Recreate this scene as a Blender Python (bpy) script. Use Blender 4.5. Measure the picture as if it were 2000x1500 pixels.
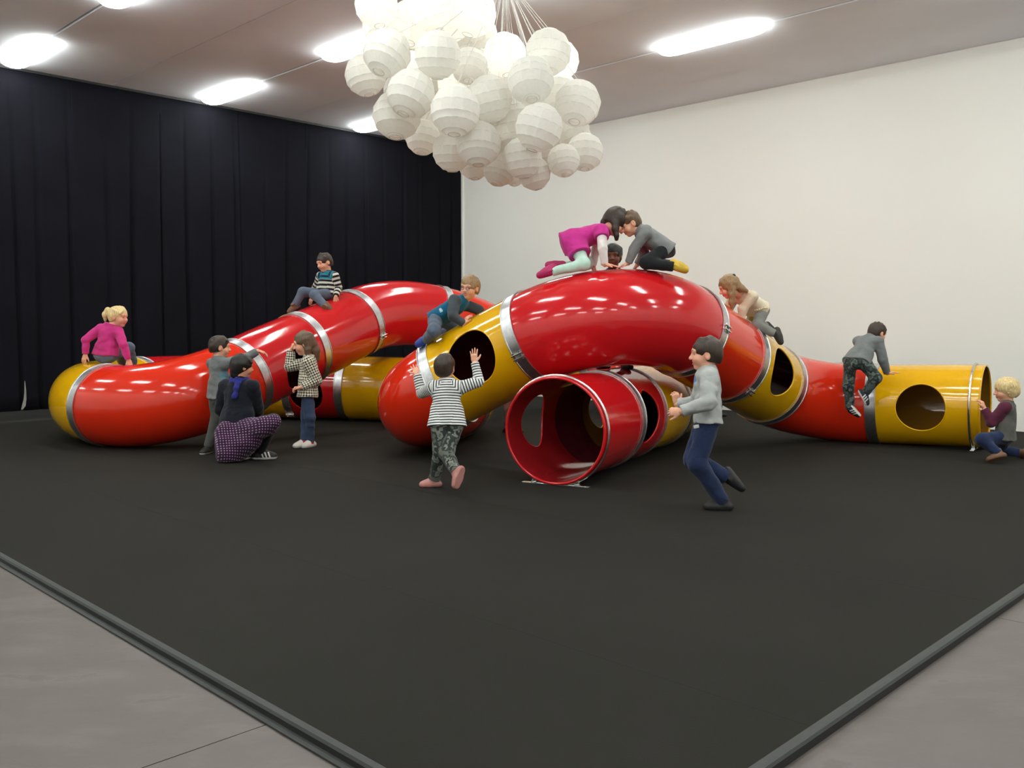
import bpy, bmesh, math, random, time
import numpy as np
from mathutils import Vector, Matrix
T_START = time.time()
random.seed(7)
for o in list(bpy.data.objects):
    bpy.data.objects.remove(o)
scn = bpy.context.scene
COL = scn.collection

# ---------------------------------------------------------------- camera, world, exposure
FOC, CAM_H = 1774.0, 1.40                       # focal length in px of the 2000 px frame; lens height above the mat
PITCH = math.atan(112 / FOC)
cam_data = bpy.data.cameras.new('camera')
cam_data.sensor_width = 36.0
cam_data.lens = FOC / 2000 * 36.0
cam_data.clip_start, cam_data.clip_end = 0.05, 200
cam = bpy.data.objects.new('camera', cam_data)
COL.objects.link(cam)
cam.location = (0, 0, CAM_H)
cam.rotation_euler = (math.pi / 2 - PITCH, 0, 0)
scn.camera = cam
world = bpy.data.worlds.new('world')
scn.world = world
world.use_nodes = True
world.node_tree.nodes['Background'].inputs[0].default_value = (0.9, 0.95, 1, 1)
world.node_tree.nodes['Background'].inputs[1].default_value = 0.02
LAMP_POWER = 25.0
LAMP_COLOR = (0.955, 1.0, 0.955)
scn.view_settings.view_transform = 'Standard'
scn.view_settings.look = 'None'
scn.view_settings.gamma = 1.0
scn.view_settings.use_curve_mapping = False
scn.view_settings.exposure = 0.0
try:
    scn.cycles.max_bounces = 10
    scn.cycles.sample_clamp_indirect = 6.0
    scn.cycles.use_denoising = True
except Exception:
    pass

# ---------------------------------------------------------------- geometry of the place
CP, SP = math.cos(PITCH), math.sin(PITCH)
RT, FW, UP = np.array([1, 0, 0.]), np.array([0, CP, -SP]), np.array([0, SP, CP])
C0 = np.array([0, 0, CAM_H])
def ray(px, py):
    return RT * (px - 1000) / FOC + FW + UP * (750 - py) / FOC
def at(px, py, D):
    return C0 + ray(px, py) * D
def depth_of(p):
    return float((np.asarray(p) - C0) @ FW)
AL = math.radians(45.44)
UL = np.array([-math.sin(AL), math.cos(AL), 0])   # along the white wall
UR = np.array([math.cos(AL), math.sin(AL), 0])    # along the curtain
def room(a, b, z=0.0):
    return UL * a + UR * b + np.array([0, 0, z])
CEIL, WALL_R, CURT = 5.19, 13.39, 14.68
FLOOR_Z = -0.04

# ---------------------------------------------------------------- materials
def lin(r, g, b):
    f = lambda c: (c / 255 / 12.92) if c / 255 <= 0.04045 else ((c / 255 + 0.055) / 1.055) ** 2.4
    return (f(r), f(g), f(b), 1.0)
class NT:
    def __init__(s, name):
        s.m = bpy.data.materials.new(name); s.m.use_nodes = True
        s.t = s.m.node_tree; s.n = s.t.nodes; s.bsdf = s.n['Principled BSDF']
        s.tc = s.n.new('ShaderNodeTexCoord')
    def add(s, typ, **kw):
        n = s.n.new('ShaderNode' + typ)
        for k, v in kw.items():
            if k in n.inputs.keys() or (isinstance(k, str) and k in [i.name for i in n.inputs]):
                n.inputs[k].default_value = v
            else:
                setattr(n, k, v)
        return n
    def link(s, a, b): s.t.links.new(a, b)
    def noise(s, scale, detail=3.0, coord='Object', rough=0.55, stretch=None):
        n = s.add('TexNoise'); n.inputs['Scale'].default_value = scale; n.inputs['Detail'].default_value = detail; n.inputs['Roughness'].default_value = rough
        v = s.tc.outputs[coord]
        if stretch:
            mp = s.add('Mapping'); mp.inputs['Scale'].default_value = stretch; s.link(v, mp.inputs['Vector']); v = mp.outputs['Vector']
        s.link(v, n.inputs['Vector']); return n.outputs['Fac']
    def ramp(s, fac, stops, interp='LINEAR'):
        r = s.add('ValToRGB'); cr = r.color_ramp; cr.interpolation = interp
        while len(cr.elements) < len(stops): cr.elements.new(0.5)
        for e, (p, c) in zip(cr.elements, stops): e.position = p; e.color = c
        s.link(fac, r.inputs['Fac']); return r.outputs['Color']
    def mix(s, fac, a, b, blend='MIX'):
        m = s.add('Mix', data_type='RGBA', blend_type=blend)
        if hasattr(fac, 'links'): s.link(fac, m.inputs[0])
        else: m.inputs[0].default_value = fac
        for v, i in ((a, 6), (b, 7)):
            if hasattr(v, 'links'): s.link(v, m.inputs[i])
            else: m.inputs[i].default_value = v
        return m.outputs[2]
    def math(s, op, a, b=0.0):
        m = s.add('Math', operation=op)
        for v, i in ((a, 0), (b, 1)):
            if hasattr(v, 'links'): s.link(v, m.inputs[i])
            else: m.inputs[i].default_value = v
        return m.outputs[0]
    def attr(s, name):
        a = s.add('Attribute'); a.attribute_name = name; return a.outputs['Fac']
    def base(s, v):
        if hasattr(v, 'links'): s.link(v, s.bsdf.inputs['Base Color'])
        else: s.bsdf.inputs['Base Color'].default_value = v
    def set(s, **kw):
        for k, v in kw.items(): s.bsdf.inputs[k.replace('_', ' ')].default_value = v
    def bump(s, h, strength=0.2, dist=0.01):
        b = s.add('Bump'); b.inputs['Strength'].default_value = strength; b.inputs['Distance'].default_value = dist
        s.link(h, b.inputs['Height']); s.link(b.outputs['Normal'], s.bsdf.inputs['Normal'])
def shade(c, f): return (min(c[0] * f, 1), min(c[1] * f, 1), min(c[2] * f, 1), 1)
MATS = {}
def plain(name, col, rough=0.6, var=0.08, scale=12.0, metallic=0.0, bump=0.0, bscale=60.0, spec=0.5):
    if name in MATS: return MATS[name]
    t = NT(name); f = t.noise(scale)
    t.base(t.ramp(f, [(0.3, shade(col, 1 - var)), (0.7, shade(col, 1 + var))]))
    t.set(Roughness=rough, Metallic=metallic); t.bsdf.inputs['Specular IOR Level'].default_value = spec
    if bump: t.bump(t.noise(bscale, 4), bump, 0.01)
    MATS[name] = t.m
    return t.m
def gloss(name, col):
    t = NT(name); f = t.noise(0.9, 2)
    t.base(t.ramp(f, [(0.3, shade(col, 0.95)), (0.7, shade(col, 1.05))]))
    sc = t.noise(5, 5)
    t.link(t.math('ADD', t.math('MULTIPLY', sc, 0.09), 0.07), t.bsdf.inputs['Roughness'])
    t.set(IOR=1.5); t.bsdf.inputs['Coat Weight'].default_value = 0.3; t.bsdf.inputs['Coat Roughness'].default_value = 0.06
    t.bump(t.noise(4.0, 2), 0.10, 0.02)
    MATS[name] = t.m; return t.m
def metal(name, col, rough=0.32):
    t = NT(name); f = t.noise(30, 3)
    t.base(t.ramp(f, [(0.3, shade(col, 0.85)), (0.7, shade(col, 1.1))]))
    t.set(Metallic=1.0)
    t.link(t.math('ADD', t.math('MULTIPLY', t.noise(14, 4), 0.25), rough - 0.1), t.bsdf.inputs['Roughness'])
    MATS[name] = t.m; return t.m
M_RED = gloss('red_fibreglass', lin(196, 24, 30))
M_ORANGE = gloss('orange_red_fibreglass', lin(216, 44, 18))
M_YELLOW = gloss('yellow_fibreglass', lin(228, 172, 6))
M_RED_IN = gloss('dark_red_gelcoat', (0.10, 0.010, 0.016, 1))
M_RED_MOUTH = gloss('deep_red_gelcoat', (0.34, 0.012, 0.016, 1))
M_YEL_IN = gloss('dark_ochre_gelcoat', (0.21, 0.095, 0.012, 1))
M_BAND = metal('brushed_aluminium', (0.62, 0.63, 0.65, 1))
M_STEEL = metal('bright_steel', (0.75, 0.74, 0.72, 1), 0.2)
M_WALL = plain('white_plaster', (0.845, 0.84, 0.80, 1), 0.85, 0.012, 0.6, bump=0.03, bscale=120)
M_CEIL = plain('grey_ceiling_panel', (0.81, 0.83, 0.885, 1), 0.8, 0.04, 0.7, bump=0.05, bscale=40)
M_DARKGAP = plain('ceiling_void', (0.03, 0.028, 0.027, 1), 0.9, 0.05, 2)
M_HOUSING = plain('white_enamel', (0.75, 0.75, 0.74, 1), 0.4, 0.02)
def m_concrete():
    t = NT('polished_concrete')
    big = t.noise(0.5, 5, rough=0.65); mid = t.noise(2.2, 6, rough=0.6, stretch=(1, 2.2, 1))
    c = t.ramp(big, [(0.3, (0.085, 0.069, 0.061, 1)), (0.7, (0.114, 0.095, 0.085, 1))])
    c = t.mix(t.ramp(mid, [(0.50, (0, 0, 0, 1)), (0.62, (0.35, 0.35, 0.35, 1)), (0.66, (0, 0, 0, 1))]), c, (0.165, 0.145, 0.132, 1))
    t.base(c); t.link(t.math('ADD', t.math('MULTIPLY', mid, 0.25), 0.32), t.bsdf.inputs['Roughness'])
    t.bump(t.noise(40, 5), 0.05, 0.01); return t.m
M_CONC = m_concrete()
def m_mat():
    t = NT('dark_rubber_mat'); big = t.noise(0.6, 4); fine = t.noise(160, 3)
    c = t.ramp(big, [(0.3, (0.0155, 0.0145, 0.0116, 1)), (0.7, (0.0205, 0.019, 0.0155, 1))])
    c = t.mix(t.math('MULTIPLY', fine, 0.5), c, (0.0175, 0.017, 0.015, 1))
    t.base(c); t.set(Roughness=0.85); t.bsdf.inputs['Specular IOR Level'].default_value = 0.12
    t.bump(fine, 0.25, 0.004); return t.m
M_MAT = m_mat()
M_TRIM = plain('grey_rubber_trim', (0.030, 0.032, 0.031, 1), 0.6, 0.1, 20)
M_BLACKRUB = plain('black_rubber', (0.008, 0.008, 0.009, 1), 0.6, 0.1, 20)
def m_curtain():
    t = NT('black_drape'); f = t.noise(1.5, 4)
    t.base(t.ramp(f, [(0.3, (0.0050, 0.0051, 0.0085, 1)), (0.7, (0.0070, 0.0072, 0.0115, 1))]))
    t.set(Roughness=0.9); t.bsdf.inputs['Specular IOR Level'].default_value = 0.12
    
    t.bump(t.noise(6, 4, stretch=(1, 1, 0.2)), 0.15, 0.03); return t.m
M_CURT = m_curtain()
def m_emit():
    t = NT('lit_diffuser'); t.base((0.9, 0.9, 0.88, 1))
    t.bsdf.inputs['Emission Color'].default_value = (*LAMP_COLOR, 1)
    t.bsdf.inputs['Emission Strength'].default_value = LAMP_POWER
    return t.m
M_LAMP = m_emit()
def m_paper():
    t = NT('white_rice_paper')
    n = t.n; out = n['Material Output']
    d = t.add('BsdfDiffuse'); tr = t.add('BsdfTranslucent'); mx = t.add('MixShader')
    f = t.noise(9, 5)
    c = t.ramp(f, [(0.3, (0.93, 0.915, 0.87, 1)), (0.7, (0.97, 0.96, 0.92, 1))])
    t.link(c, d.inputs['Color']); t.link(c, tr.inputs['Color'])
    mx.inputs[0].default_value = 0.5
    t.link(d.outputs[0], mx.inputs[1]); t.link(tr.outputs[0], mx.inputs[2])
    b = t.add('Bump'); b.inputs['Strength'].default_value = 0.25; b.inputs['Distance'].default_value = 0.01
    t.link(t.noise(25, 4), b.inputs['Height']); t.link(b.outputs[0], d.inputs['Normal'])
    t.link(mx.outputs[0], out.inputs['Surface']); return t.m
M_PAPER = m_paper()
def m_bulb():
    t = NT('lit_bulb'); t.bsdf.inputs['Emission Color'].default_value = (1.0, 0.97, 0.88, 1); t.bsdf.inputs['Emission Strength'].default_value = 32.0; return t.m
M_BULB = m_bulb()
M_RIB = plain('paper_rib', (0.70, 0.68, 0.62, 1), 0.8, 0.05)
M_CORD = plain('white_cord', (0.72, 0.70, 0.66, 1), 0.7, 0.05)
M_WOOD = plain('pale_wood', (0.42, 0.36, 0.25, 1), 0.5, 0.12, 6)

# ---------------------------------------------------------------- object helpers
def link_obj(name, me, mats, parent=None, loc=None):
    o = bpy.data.objects.new(name, me); COL.objects.link(o)
    for m in (mats if isinstance(mats, (list, tuple)) else [mats]):
        me.materials.append(m)
    if parent is not None: o.parent = parent
    if loc is not None: o.location = loc
    return o
def from_bm(name, bm, mats, parent=None, loc=None, smooth=False, angle=None):
    me = bpy.data.meshes.new(name); bm.to_mesh(me); bm.free()
    if smooth:
        me.polygons.foreach_set('use_smooth', [True] * len(me.polygons))
        if angle: me.set_sharp_from_angle(angle=math.radians(angle))
    return link_obj(name, me, mats, parent, loc)
def from_np(name, V, F, mats, parent=None, loc=None, smooth=True, angle=None, midx=None):
    me = bpy.data.meshes.new(name)
    V = np.asarray(V, np.float32); F = np.asarray(F, np.int32); k = F.shape[1]
    me.vertices.add(len(V)); me.vertices.foreach_set('co', V.ravel())
    me.loops.add(F.size); me.loops.foreach_set('vertex_index', F.ravel())
    me.polygons.add(len(F)); me.polygons.foreach_set('loop_start', np.arange(0, F.size, k, dtype=np.int32))
    if midx is not None: me.polygons.foreach_set('material_index', np.asarray(midx, np.int32))
    me.polygons.foreach_set('use_smooth', np.full(len(F), smooth))
    me.update(calc_edges=True); me.validate()
    if smooth and angle: me.set_sharp_from_angle(angle=math.radians(angle))
    return link_obj(name, me, mats, parent, loc)
def tag(o, label=None, cat=None, group=None, kind=None):
    if label: o['label'] = label
    if cat: o['category'] = cat
    if group: o['group'] = group
    if kind: o['kind'] = kind
    return o
def empty(name, loc, label=None, cat=None, group=None):
    o = bpy.data.objects.new(name, None); COL.objects.link(o); o.location = loc
    o.empty_display_size = 0.1
    return tag(o, label, cat, group)
def bm_box(bm, c, ax, ay, az, bevel=0.0):
    """box with centre c and half-axis vectors"""
    c, ax, ay, az = [np.asarray(v, float) for v in (c, ax, ay, az)]
    vs = [bm.verts.new(c + ax * i + ay * j + az * k) for k in (-1, 1) for j in (-1, 1) for i in (-1, 1)]
    fs = [bm.faces.new([vs[q] for q in f]) for f in ((0, 2, 3, 1), (4, 5, 7, 6), (0, 1, 5, 4), (2, 6, 7, 3), (0, 4, 6, 2), (1, 3, 7, 5))]
    if bevel:
        es = list({e for f in fs for e in f.edges})
        bmesh.ops.bevel(bm, geom=es, offset=bevel, segments=2, affect='EDGES', profile=0.5)
    return bm
def rbox(a0, a1, b0, b1, z0, z1, bevel=0.0):
    """box in room coordinates (a along the white wall, b along the curtain)"""
    bm = bmesh.new()
    return bm_box(bm, room((a0 + a1) / 2, (b0 + b1) / 2, (z0 + z1) / 2), UL * (a1 - a0) / 2, UR * (b1 - b0) / 2, np.array([0, 0, (z1 - z0) / 2]), bevel)

# ---------------------------------------------------------------- the room
A0, A1, B0 = -5.6, 19.0, -3.2
floor = tag(from_bm('floor', rbox(A0, A1, B0, WALL_R + 0.3, FLOOR_Z - 0.25, FLOOR_Z - 0.012), M_DARKGAP), kind='structure')
# the saw joint seen at the left runs along a = 2.886, the right one along b = 4.84
jb = [B0, -0.2, 4.84, 9.9, WALL_R]
ja = [A0, -2.1, 2.886, 7.9, 12.9, A1]
for i in range(len(ja) - 1):
    for j in range(len(jb) - 1):
        from_bm('floor_slab', rbox(ja[i] + 0.003, ja[i + 1] - 0.003, jb[j] + 0.003, jb[j + 1] - 0.003, FLOOR_Z - 0.03, FLOOR_Z), M_CONC, floor)
tag(from_bm('wall_back', rbox(A0, A1, WALL_R, WALL_R + 0.25, FLOOR_Z, CEIL + 0.3), M_WALL), kind='structure')
tag(from_bm('wall_left', rbox(A1, A1 + 0.25, B0, WALL_R + 0.25, FLOOR_Z, CEIL + 0.3), M_WALL), kind='structure')
tag(from_bm('wall_right', rbox(A0 - 0.25, A0, B0, WALL_R + 0.25, FLOOR_Z, CEIL + 0.3), M_WALL), kind='structure')
tag(from_bm('wall_front', rbox(A0, A1, B0 - 0.25, B0, FLOOR_Z, CEIL + 0.3), M_WALL), kind='structure')
ceiling = tag(from_bm('ceiling', rbox(A0, A1, B0, WALL_R, CEIL + 0.06, CEIL + 0.3), M_DARKGAP), kind='structure')
SEAM0, PITCH_P = 12.03, 1.522
seams = [WALL_R - 0.004] + [SEAM0 - PITCH_P * k for k in range(12) if SEAM0 - PITCH_P * k > B0 + .3] + [B0]
for k in range(len(seams) - 1):
    b1, b0 = seams[k], seams[k + 1]
    g = 0.006 if k < 2 else 0.016
    for (s0, s1) in ((A0, 5.5), (5.5, A1)):
        o = from_bm('ceiling_panel', rbox(s0, s1, b0 + g, b1 - (g if k else 0), CEIL - (0.012 if k % 2 else 0.0), CEIL + 0.06), M_CEIL, ceiling)

# ceiling lights: box luminaires on every second seam
def lamp_mesh():
    L, W, Hh = 0.78, 0.175, 0.05
    bm = bmesh.new(); bm_box(bm, (0, 0, -0.004), (L - .05, 0, 0), (0, W - .04, 0), (0, 0, 0.008), 0.002)
    h = bpy.data.meshes.new('housing'); bm.to_mesh(h); bm.free(); h.materials.append(M_HOUSING)
    bm = bmesh.new(); n = 11; rows = []
    for x, f in ((-L, .42), (-L + .03, .72), (-L + .09, .9), (-L + .2, 1), (L - .2, 1), (L - .09, .9), (L - .03, .72), (L, .42)):
        rows.append([bm.verts.new((x, f * W * math.cos(math.pi * i / (n - 1)), -0.006 - f * 0.095 * math.sin(math.pi * i / (n - 1)) ** 0.7)) for i in range(n)])
    for r0, r1 in zip(rows[:-1], rows[1:]):
        for i in range(n - 1): bm.faces.new((r0[i], r0[i + 1], r1[i + 1], r1[i]))
        bm.faces.new((r0[0], r1[0], r1[-1], r0[-1]))
    bm.faces.new(rows[0]); bm.faces.new(rows[-1][::-1])
    bmesh.ops.recalc_face_normals(bm, faces=bm.faces)
    d = bpy.data.meshes.new('diffuser'); bm.to_mesh(d); bm.free(); d.materials.append(M_LAMP)
    return h, d
LH, LD = lamp_mesh()
LAMP_LABELS = {(0, 0): 'lit ceiling strip lamp at the top of the black curtain, far left',
               (0, 1): 'lit ceiling strip lamp cut by the photo top, left of the lantern cloud',
               (1, 0): 'lit ceiling strip lamp just above the black curtain, midway along it',
               (1, 1): 'lit ceiling strip lamp running behind the upper left of the lantern cloud',
               (2, 0): 'lit ceiling strip lamp of which only a tip shows beside a lantern, over the curtain',
               (2, 1): 'lit ceiling strip lamp hidden behind the middle of the lantern cloud',
               (2, 2): 'lit ceiling strip lamp right of the lanterns, over the white wall'}
for ib, b in enumerate([4.43, 7.44, 10.48, 1.40, -1.62]):
    for ia, a in enumerate([13.68, 10.18, 6.68, 3.18, -0.32, -3.82, 17.18]):  # last column is added unseen behind the curtain to light the floor
        lab = LAMP_LABELS.get((ib, ia), 'lit ceiling strip lamp hidden behind the black curtain' if a > 15 else 'lit ceiling strip lamp outside the frame, above or behind the viewer')  # lamps behind the curtain are added unseen to light the floor
        L = empty('ceiling_light', room(a, b, CEIL - 0.012), lab, 'ceiling light', 'strip lamps on the ceiling')
        L.rotation_euler = (0, 0, math.atan2(UL[1], UL[0]))
        for nm, me in (('housing', LH), ('diffuser', LD)):
            c = bpy.data.objects.new(nm, me); COL.objects.link(c); c.parent = L

# the dark mat: carpet strips two metres wide and a rubber edge
MA0, MB0 = 1.41, 1.70
mat_root = empty('play_mat', room(5, 6, 0), 'dark grey rubber mat that covers the hall floor under the tunnel', 'mat')
mo = np.array(mat_root.location)
def child_room(name, bm, m, parent, origin):
    bmesh.ops.translate(bm, verts=bm.verts, vec=Vector(-origin)); return from_bm(name, bm, m, parent)
sb = [MB0 + 0.02, 2.948, 4.947, 6.946, 8.945, 10.944, 12.943, WALL_R - 0.01]
for i in range(len(sb) - 1):
    child_room('mat_strip', rbox(MA0 + 0.02, A1 - 0.01, sb[i] + 0.0006, sb[i + 1] - 0.0006, FLOOR_Z + 0.001, 0.0), M_MAT, mat_root, mo)
def edge_profile(p0, p1, out, nm='mat_edge', tw=0.022):
    """rubber edging bar from p0 to p1, out = outward unit vector"""
    prof = [(-tw, 0.002), (0.000, 0.004), (0.014, 0.0), (0.020, -0.010), (0.020, FLOOR_Z + 0.001), (-tw, FLOOR_Z + 0.001)]
    bm = bmesh.new(); rows = []
    for p in (p0, p1): rows.append([bm.verts.new(np.asarray(p) + out * x + np.array([0, 0, z])) for x, z in prof])
    n = len(prof)
    for i in range(n):
        f = bm.faces.new((rows[0][i], rows[0][(i + 1) % n], rows[1][(i + 1) % n], rows[1][i]))
        f.material_index = 1 if i >= 3 else 0
    bm.faces.new(rows[0]); bm.faces.new(rows[1]); bmesh.ops.recalc_face_normals(bm, faces=bm.faces)
    bmesh.ops.translate(bm, verts=bm.verts, vec=Vector(-mo))
    return from_bm(nm, bm, [M_TRIM, M_BLACKRUB], mat_root)
edge_profile(room(MA0, MB0), room(A1, MB0 + 0.09), -UR, tw=0.012)
bm = bmesh.new(); bm_box(bm, room((MA0 + A1) / 2, MB0 - .034 + .045, FLOOR_Z + .005) - mo, UL * (A1 - MA0) / 2 + UR * .045, UR * .016, np.array([0, 0, .004]), .002)
from_bm('underlay', bm, M_TRIM, mat_root)
edge_profile(room(MA0, MB0), room(MA0, WALL_R - 0.01), -UL)

# black curtain: hanging panels with folds, on a ceiling track
cur = empty('curtain', room(CURT, 6, CEIL), 'floor-length black curtain closing the left side of the hall', 'curtain')
co = np.array(cur.location)
child_room('curtain_track', rbox(CURT - 0.03, CURT + 0.03, 1.0, 13.3, CEIL - 0.05, CEIL - 0.013), M_BLACKRUB, cur, co)
FOLD = 0.46
def curtain_panel(b0, b1, seed):
    rnd = random.Random(seed)
    nu = int((b1 - b0) / 0.023); nz = 24
    V = []; F = []
    gs = [b0 + FOLD * i + rnd.uniform(-.07, .07) for i in range(int((b1 - b0) / FOLD) + 2)]
    ph = [rnd.uniform(.5, 1.3) for _ in gs]; w = [rnd.uniform(.022, .04) for _ in gs]
    for iz in range(nz + 1):
        t = iz / nz; z = CEIL - 0.045 - t * (CEIL - 0.045 - 0.15)
        for iu in range(nu + 1):
            b = b0 + (b1 - b0) * iu / nu
            d = 0.012 * math.sin(b * 5 + seed) * (0.4 + t)
            for g, p, ww in zip(gs, ph, w):
                x = (b - g - 0.05 * t * math.sin(g * 9)) / ww
                k = min(1, max(0, (t - .02) * 1.6)) ** .8
                d += (0.07 * p * k) * math.exp(-x * x) - 0.012 * k * math.exp(-((x - 2.2) / 1.6) ** 2)
            V.append(room(CURT + d, b, z) - co)
    for iz in range(nz):
        for iu in range(nu):
            a = iz * (nu + 1) + iu; F.append((a, a + 1, a + nu + 2, a + nu + 1))
    o = from_np('curtain_panel', V, F, M_CURT, cur)
    m = o.modifiers.new('cloth', 'SOLIDIFY'); m.thickness = 0.006
bs = [1.2 + 1.38 * i for i in range(9)] + [13.32]
for i in range(len(bs) - 1): curtain_panel(bs[i] - .02, bs[i + 1] + .01, i)
bm = bmesh.new()  # pale strip painted as the light showing through a slit in the curtain
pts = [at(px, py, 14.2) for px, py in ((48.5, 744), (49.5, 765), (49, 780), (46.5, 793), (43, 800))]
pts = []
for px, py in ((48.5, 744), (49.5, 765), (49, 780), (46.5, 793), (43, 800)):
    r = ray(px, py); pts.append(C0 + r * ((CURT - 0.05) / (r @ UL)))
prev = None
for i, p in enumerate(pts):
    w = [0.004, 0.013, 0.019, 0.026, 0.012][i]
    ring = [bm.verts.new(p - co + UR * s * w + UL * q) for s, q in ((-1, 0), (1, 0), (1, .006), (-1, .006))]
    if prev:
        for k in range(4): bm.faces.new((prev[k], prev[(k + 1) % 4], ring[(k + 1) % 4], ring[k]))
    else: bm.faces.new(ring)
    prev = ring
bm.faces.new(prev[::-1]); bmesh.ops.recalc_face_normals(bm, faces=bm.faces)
tag(from_bm('curtain_slit_light', bm, plain('pale_slit_light', (0.30, 0.29, 0.27, 1), 0.8), cur), 'pale tape hanging at the curtain hem')  # not tape: pale strip painted as light through a slit in the curtain

# small wooden table behind the tunnel, in front of the white wall
tb = at(1655, 700, 13.0); tbl = empty('side_table', (tb[0], tb[1], 0), 'pale wooden table behind the tunnel, its top edge just visible beside the climbing boy', 'table')
ZT = 0.875
bm = bmesh.new(); bm_box(bm, (0, 0, ZT - 0.015), (0.37, 0, 0), (0, 0.3, 0), (0, 0, 0.015), 0.004); from_bm('table_top', bm, M_WOOD, tbl)
bm = bmesh.new(); bm_box(bm, (0, 0, ZT - 0.07), (0.33, 0, 0), (0, 0.26, 0), (0, 0, 0.04), 0.003); from_bm('apron', bm, M_WOOD, tbl)
for sx in (-1, 1):
    for sy in (-1, 1):
        bm = bmesh.new(); bm_box(bm, (sx * .32, sy * .25, ZT / 2 - .015), (0.022, 0, 0), (0, 0.022, 0), (0, 0, ZT / 2 - .015), 0.003); from_bm('leg', bm, M_WOOD, tbl)

# ---------------------------------------------------------------- the tunnel: one long worm of clamped tube sections
TR, WALLT = 0.475, 0.014
XS = [5.4126, 10.3546, 0.4906, 2.5343, -0.0135, 1.1744, 0.0543, -0.0209, 1.5631, 0.8582, 0.2937, 0.9759, -0.0426, -0.0074, 1.0156, 0.0614, 0.0276, 1.7368, -0.7053, -0.5651, 1.0947, 0.2225, -0.0379, 0.795, -1.7294, -0.3762, 1.2272, -0.1291, 0.0044, 1.6093, 0.4693, 0.3854, 1.6174, 0.3007, 0.2834, 0.8209, 0.014, -0.0225, 1.5677, 0.3489, 0.3245, 0.8964, 0.6053, 0.4751, 1.8418, 0.3458, 0.3254, 0.5703, 0.6511, 0.4148, 1.2073, 0.5712, 0.8974, 0.4956, 0.295, 0.6228, 1.0797, 0.0411, -0.0366, 1.099, -0.0201, 0.0493, 1.5477, 0.0966, -0.4406, 1.205, 0.125, -0.1487]
NST = 16
def rot(v, ax, an):
    return v * math.cos(an) + np.cross(ax, v) * math.sin(an) + ax * (ax @ v) * (1 - math.cos(an))
def worm_line():
    p = np.array(XS[:3]); az, el = XS[3:5]
    T = np.array([math.cos(el) * math.cos(az), math.cos(el) * math.sin(az), math.sin(el)])
    N = np.cross([0, 0, 1.], T); N /= np.linalg.norm(N); B = np.cross(T, N)
    pts, fr = [p.copy()], [(T, N, B)]
    for k in range(21):
        L, kn, kb = XS[5 + 3 * k:8 + 3 * k]; ds = L / NST; w = kn * B - kb * N; W = np.linalg.norm(w); ax = w / W
        for _ in range(NST):
            p = p + rot(T, ax, W * ds / 2) * ds
            T, N, B = rot(T, ax, W * ds), rot(N, ax, W * ds), rot(B, ax, W * ds)
            pts.append(p.copy()); fr.append((T, N, B))
    return np.array(pts), fr
WP, WF = worm_line()
# front tube: straight from its open end, then a hidden bend back to the far arch
F0 = np.array([0.373, 7.943, 0.485]); F1 = np.array([1.62, 10.53, 0.485]); FD = (F1 - F0) / np.linalg.norm(F1 - F0)
def hermite(p0, t0, p1, t1, n):
    o = []
    for i in range(n + 1):
        s = i / n; o.append((2 * s ** 3 - 3 * s ** 2 + 1) * p0 + (s ** 3 - 2 * s ** 2 + s) * t0 + (-2 * s ** 3 + 3 * s ** 2) * p1 + (s ** 3 - s ** 2) * t1)
    return o
def frames(P):
    P = np.array(P); T = np.gradient(P, axis=0); T /= np.linalg.norm(T, axis=1)[:, None]
    N = np.cross([0, 0, 1.], T[0]); N /= np.linalg.norm(N); fr = []
    for t in T:
        N = N - t * (N @ t); N /= np.linalg.norm(N); fr.append((t, N, np.cross(t, N)))
    return P, fr
secs = []            # (points, frames, material)
SEQ = [M_YELLOW, M_ORANGE, M_YELLOW, M_ORANGE, M_RED, M_YELLOW, (M_ORANGE, 2), (M_YELLOW, 2), M_RED, M_YELLOW, M_RED, (M_YELLOW, 2), (M_ORANGE, 2), M_RED, M_RED, (M_RED, 1), M_ORANGE]
k = 0
for s in SEQ:
    m, n = s if isinstance(s, tuple) else (s, 1)
    secs.append((WP[k * NST:(k + n) * NST + 1], WF[k * NST:(k + n) * NST + 1], m)); k += n
NMAIN = len(secs)
fl = [0.0, 1.09, 1.86, 2.91]
for i in range(3):
    P, fr = frames([F0 + FD * (fl[i] + (fl[i + 1] - fl[i]) * t / 12) for t in range(13)])
    secs.append((P, fr, [M_RED, M_RED, M_YELLOW][i]))
pE = F0 + FD * fl[3]; pW = WP[-1]; tW = WF[-1][0]
mid = np.array([2.25, 13.4, 0.50]); tm = np.array([-0.25, 2.6, 0.0])
end2 = np.array([1.25, 15.1, 0.72]); te2 = np.array([-2.2, 0.35, 0.35])
for (a, ta, b, tb_, m) in ((pE, FD * 2.7, mid, tm, M_YELLOW), (mid, tm, end2, te2, M_RED), (end2, te2, pW, -tW * 2.0, M_YELLOW)):
    P, fr = frames(hermite(a, ta, b, tb_, 26)); secs.append((P, fr, m))
tun = empty('play_tunnel', (0.4, 10.5, 0), 'winding red and yellow fibreglass crawl tunnel with silver clamp bands', 'tunnel')
to = np.array(tun.location)
NSEG = 72
CS = [(math.cos(2 * math.pi * i / NSEG), math.sin(2 * math.pi * i / NSEG)) for i in range(NSEG)]
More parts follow.
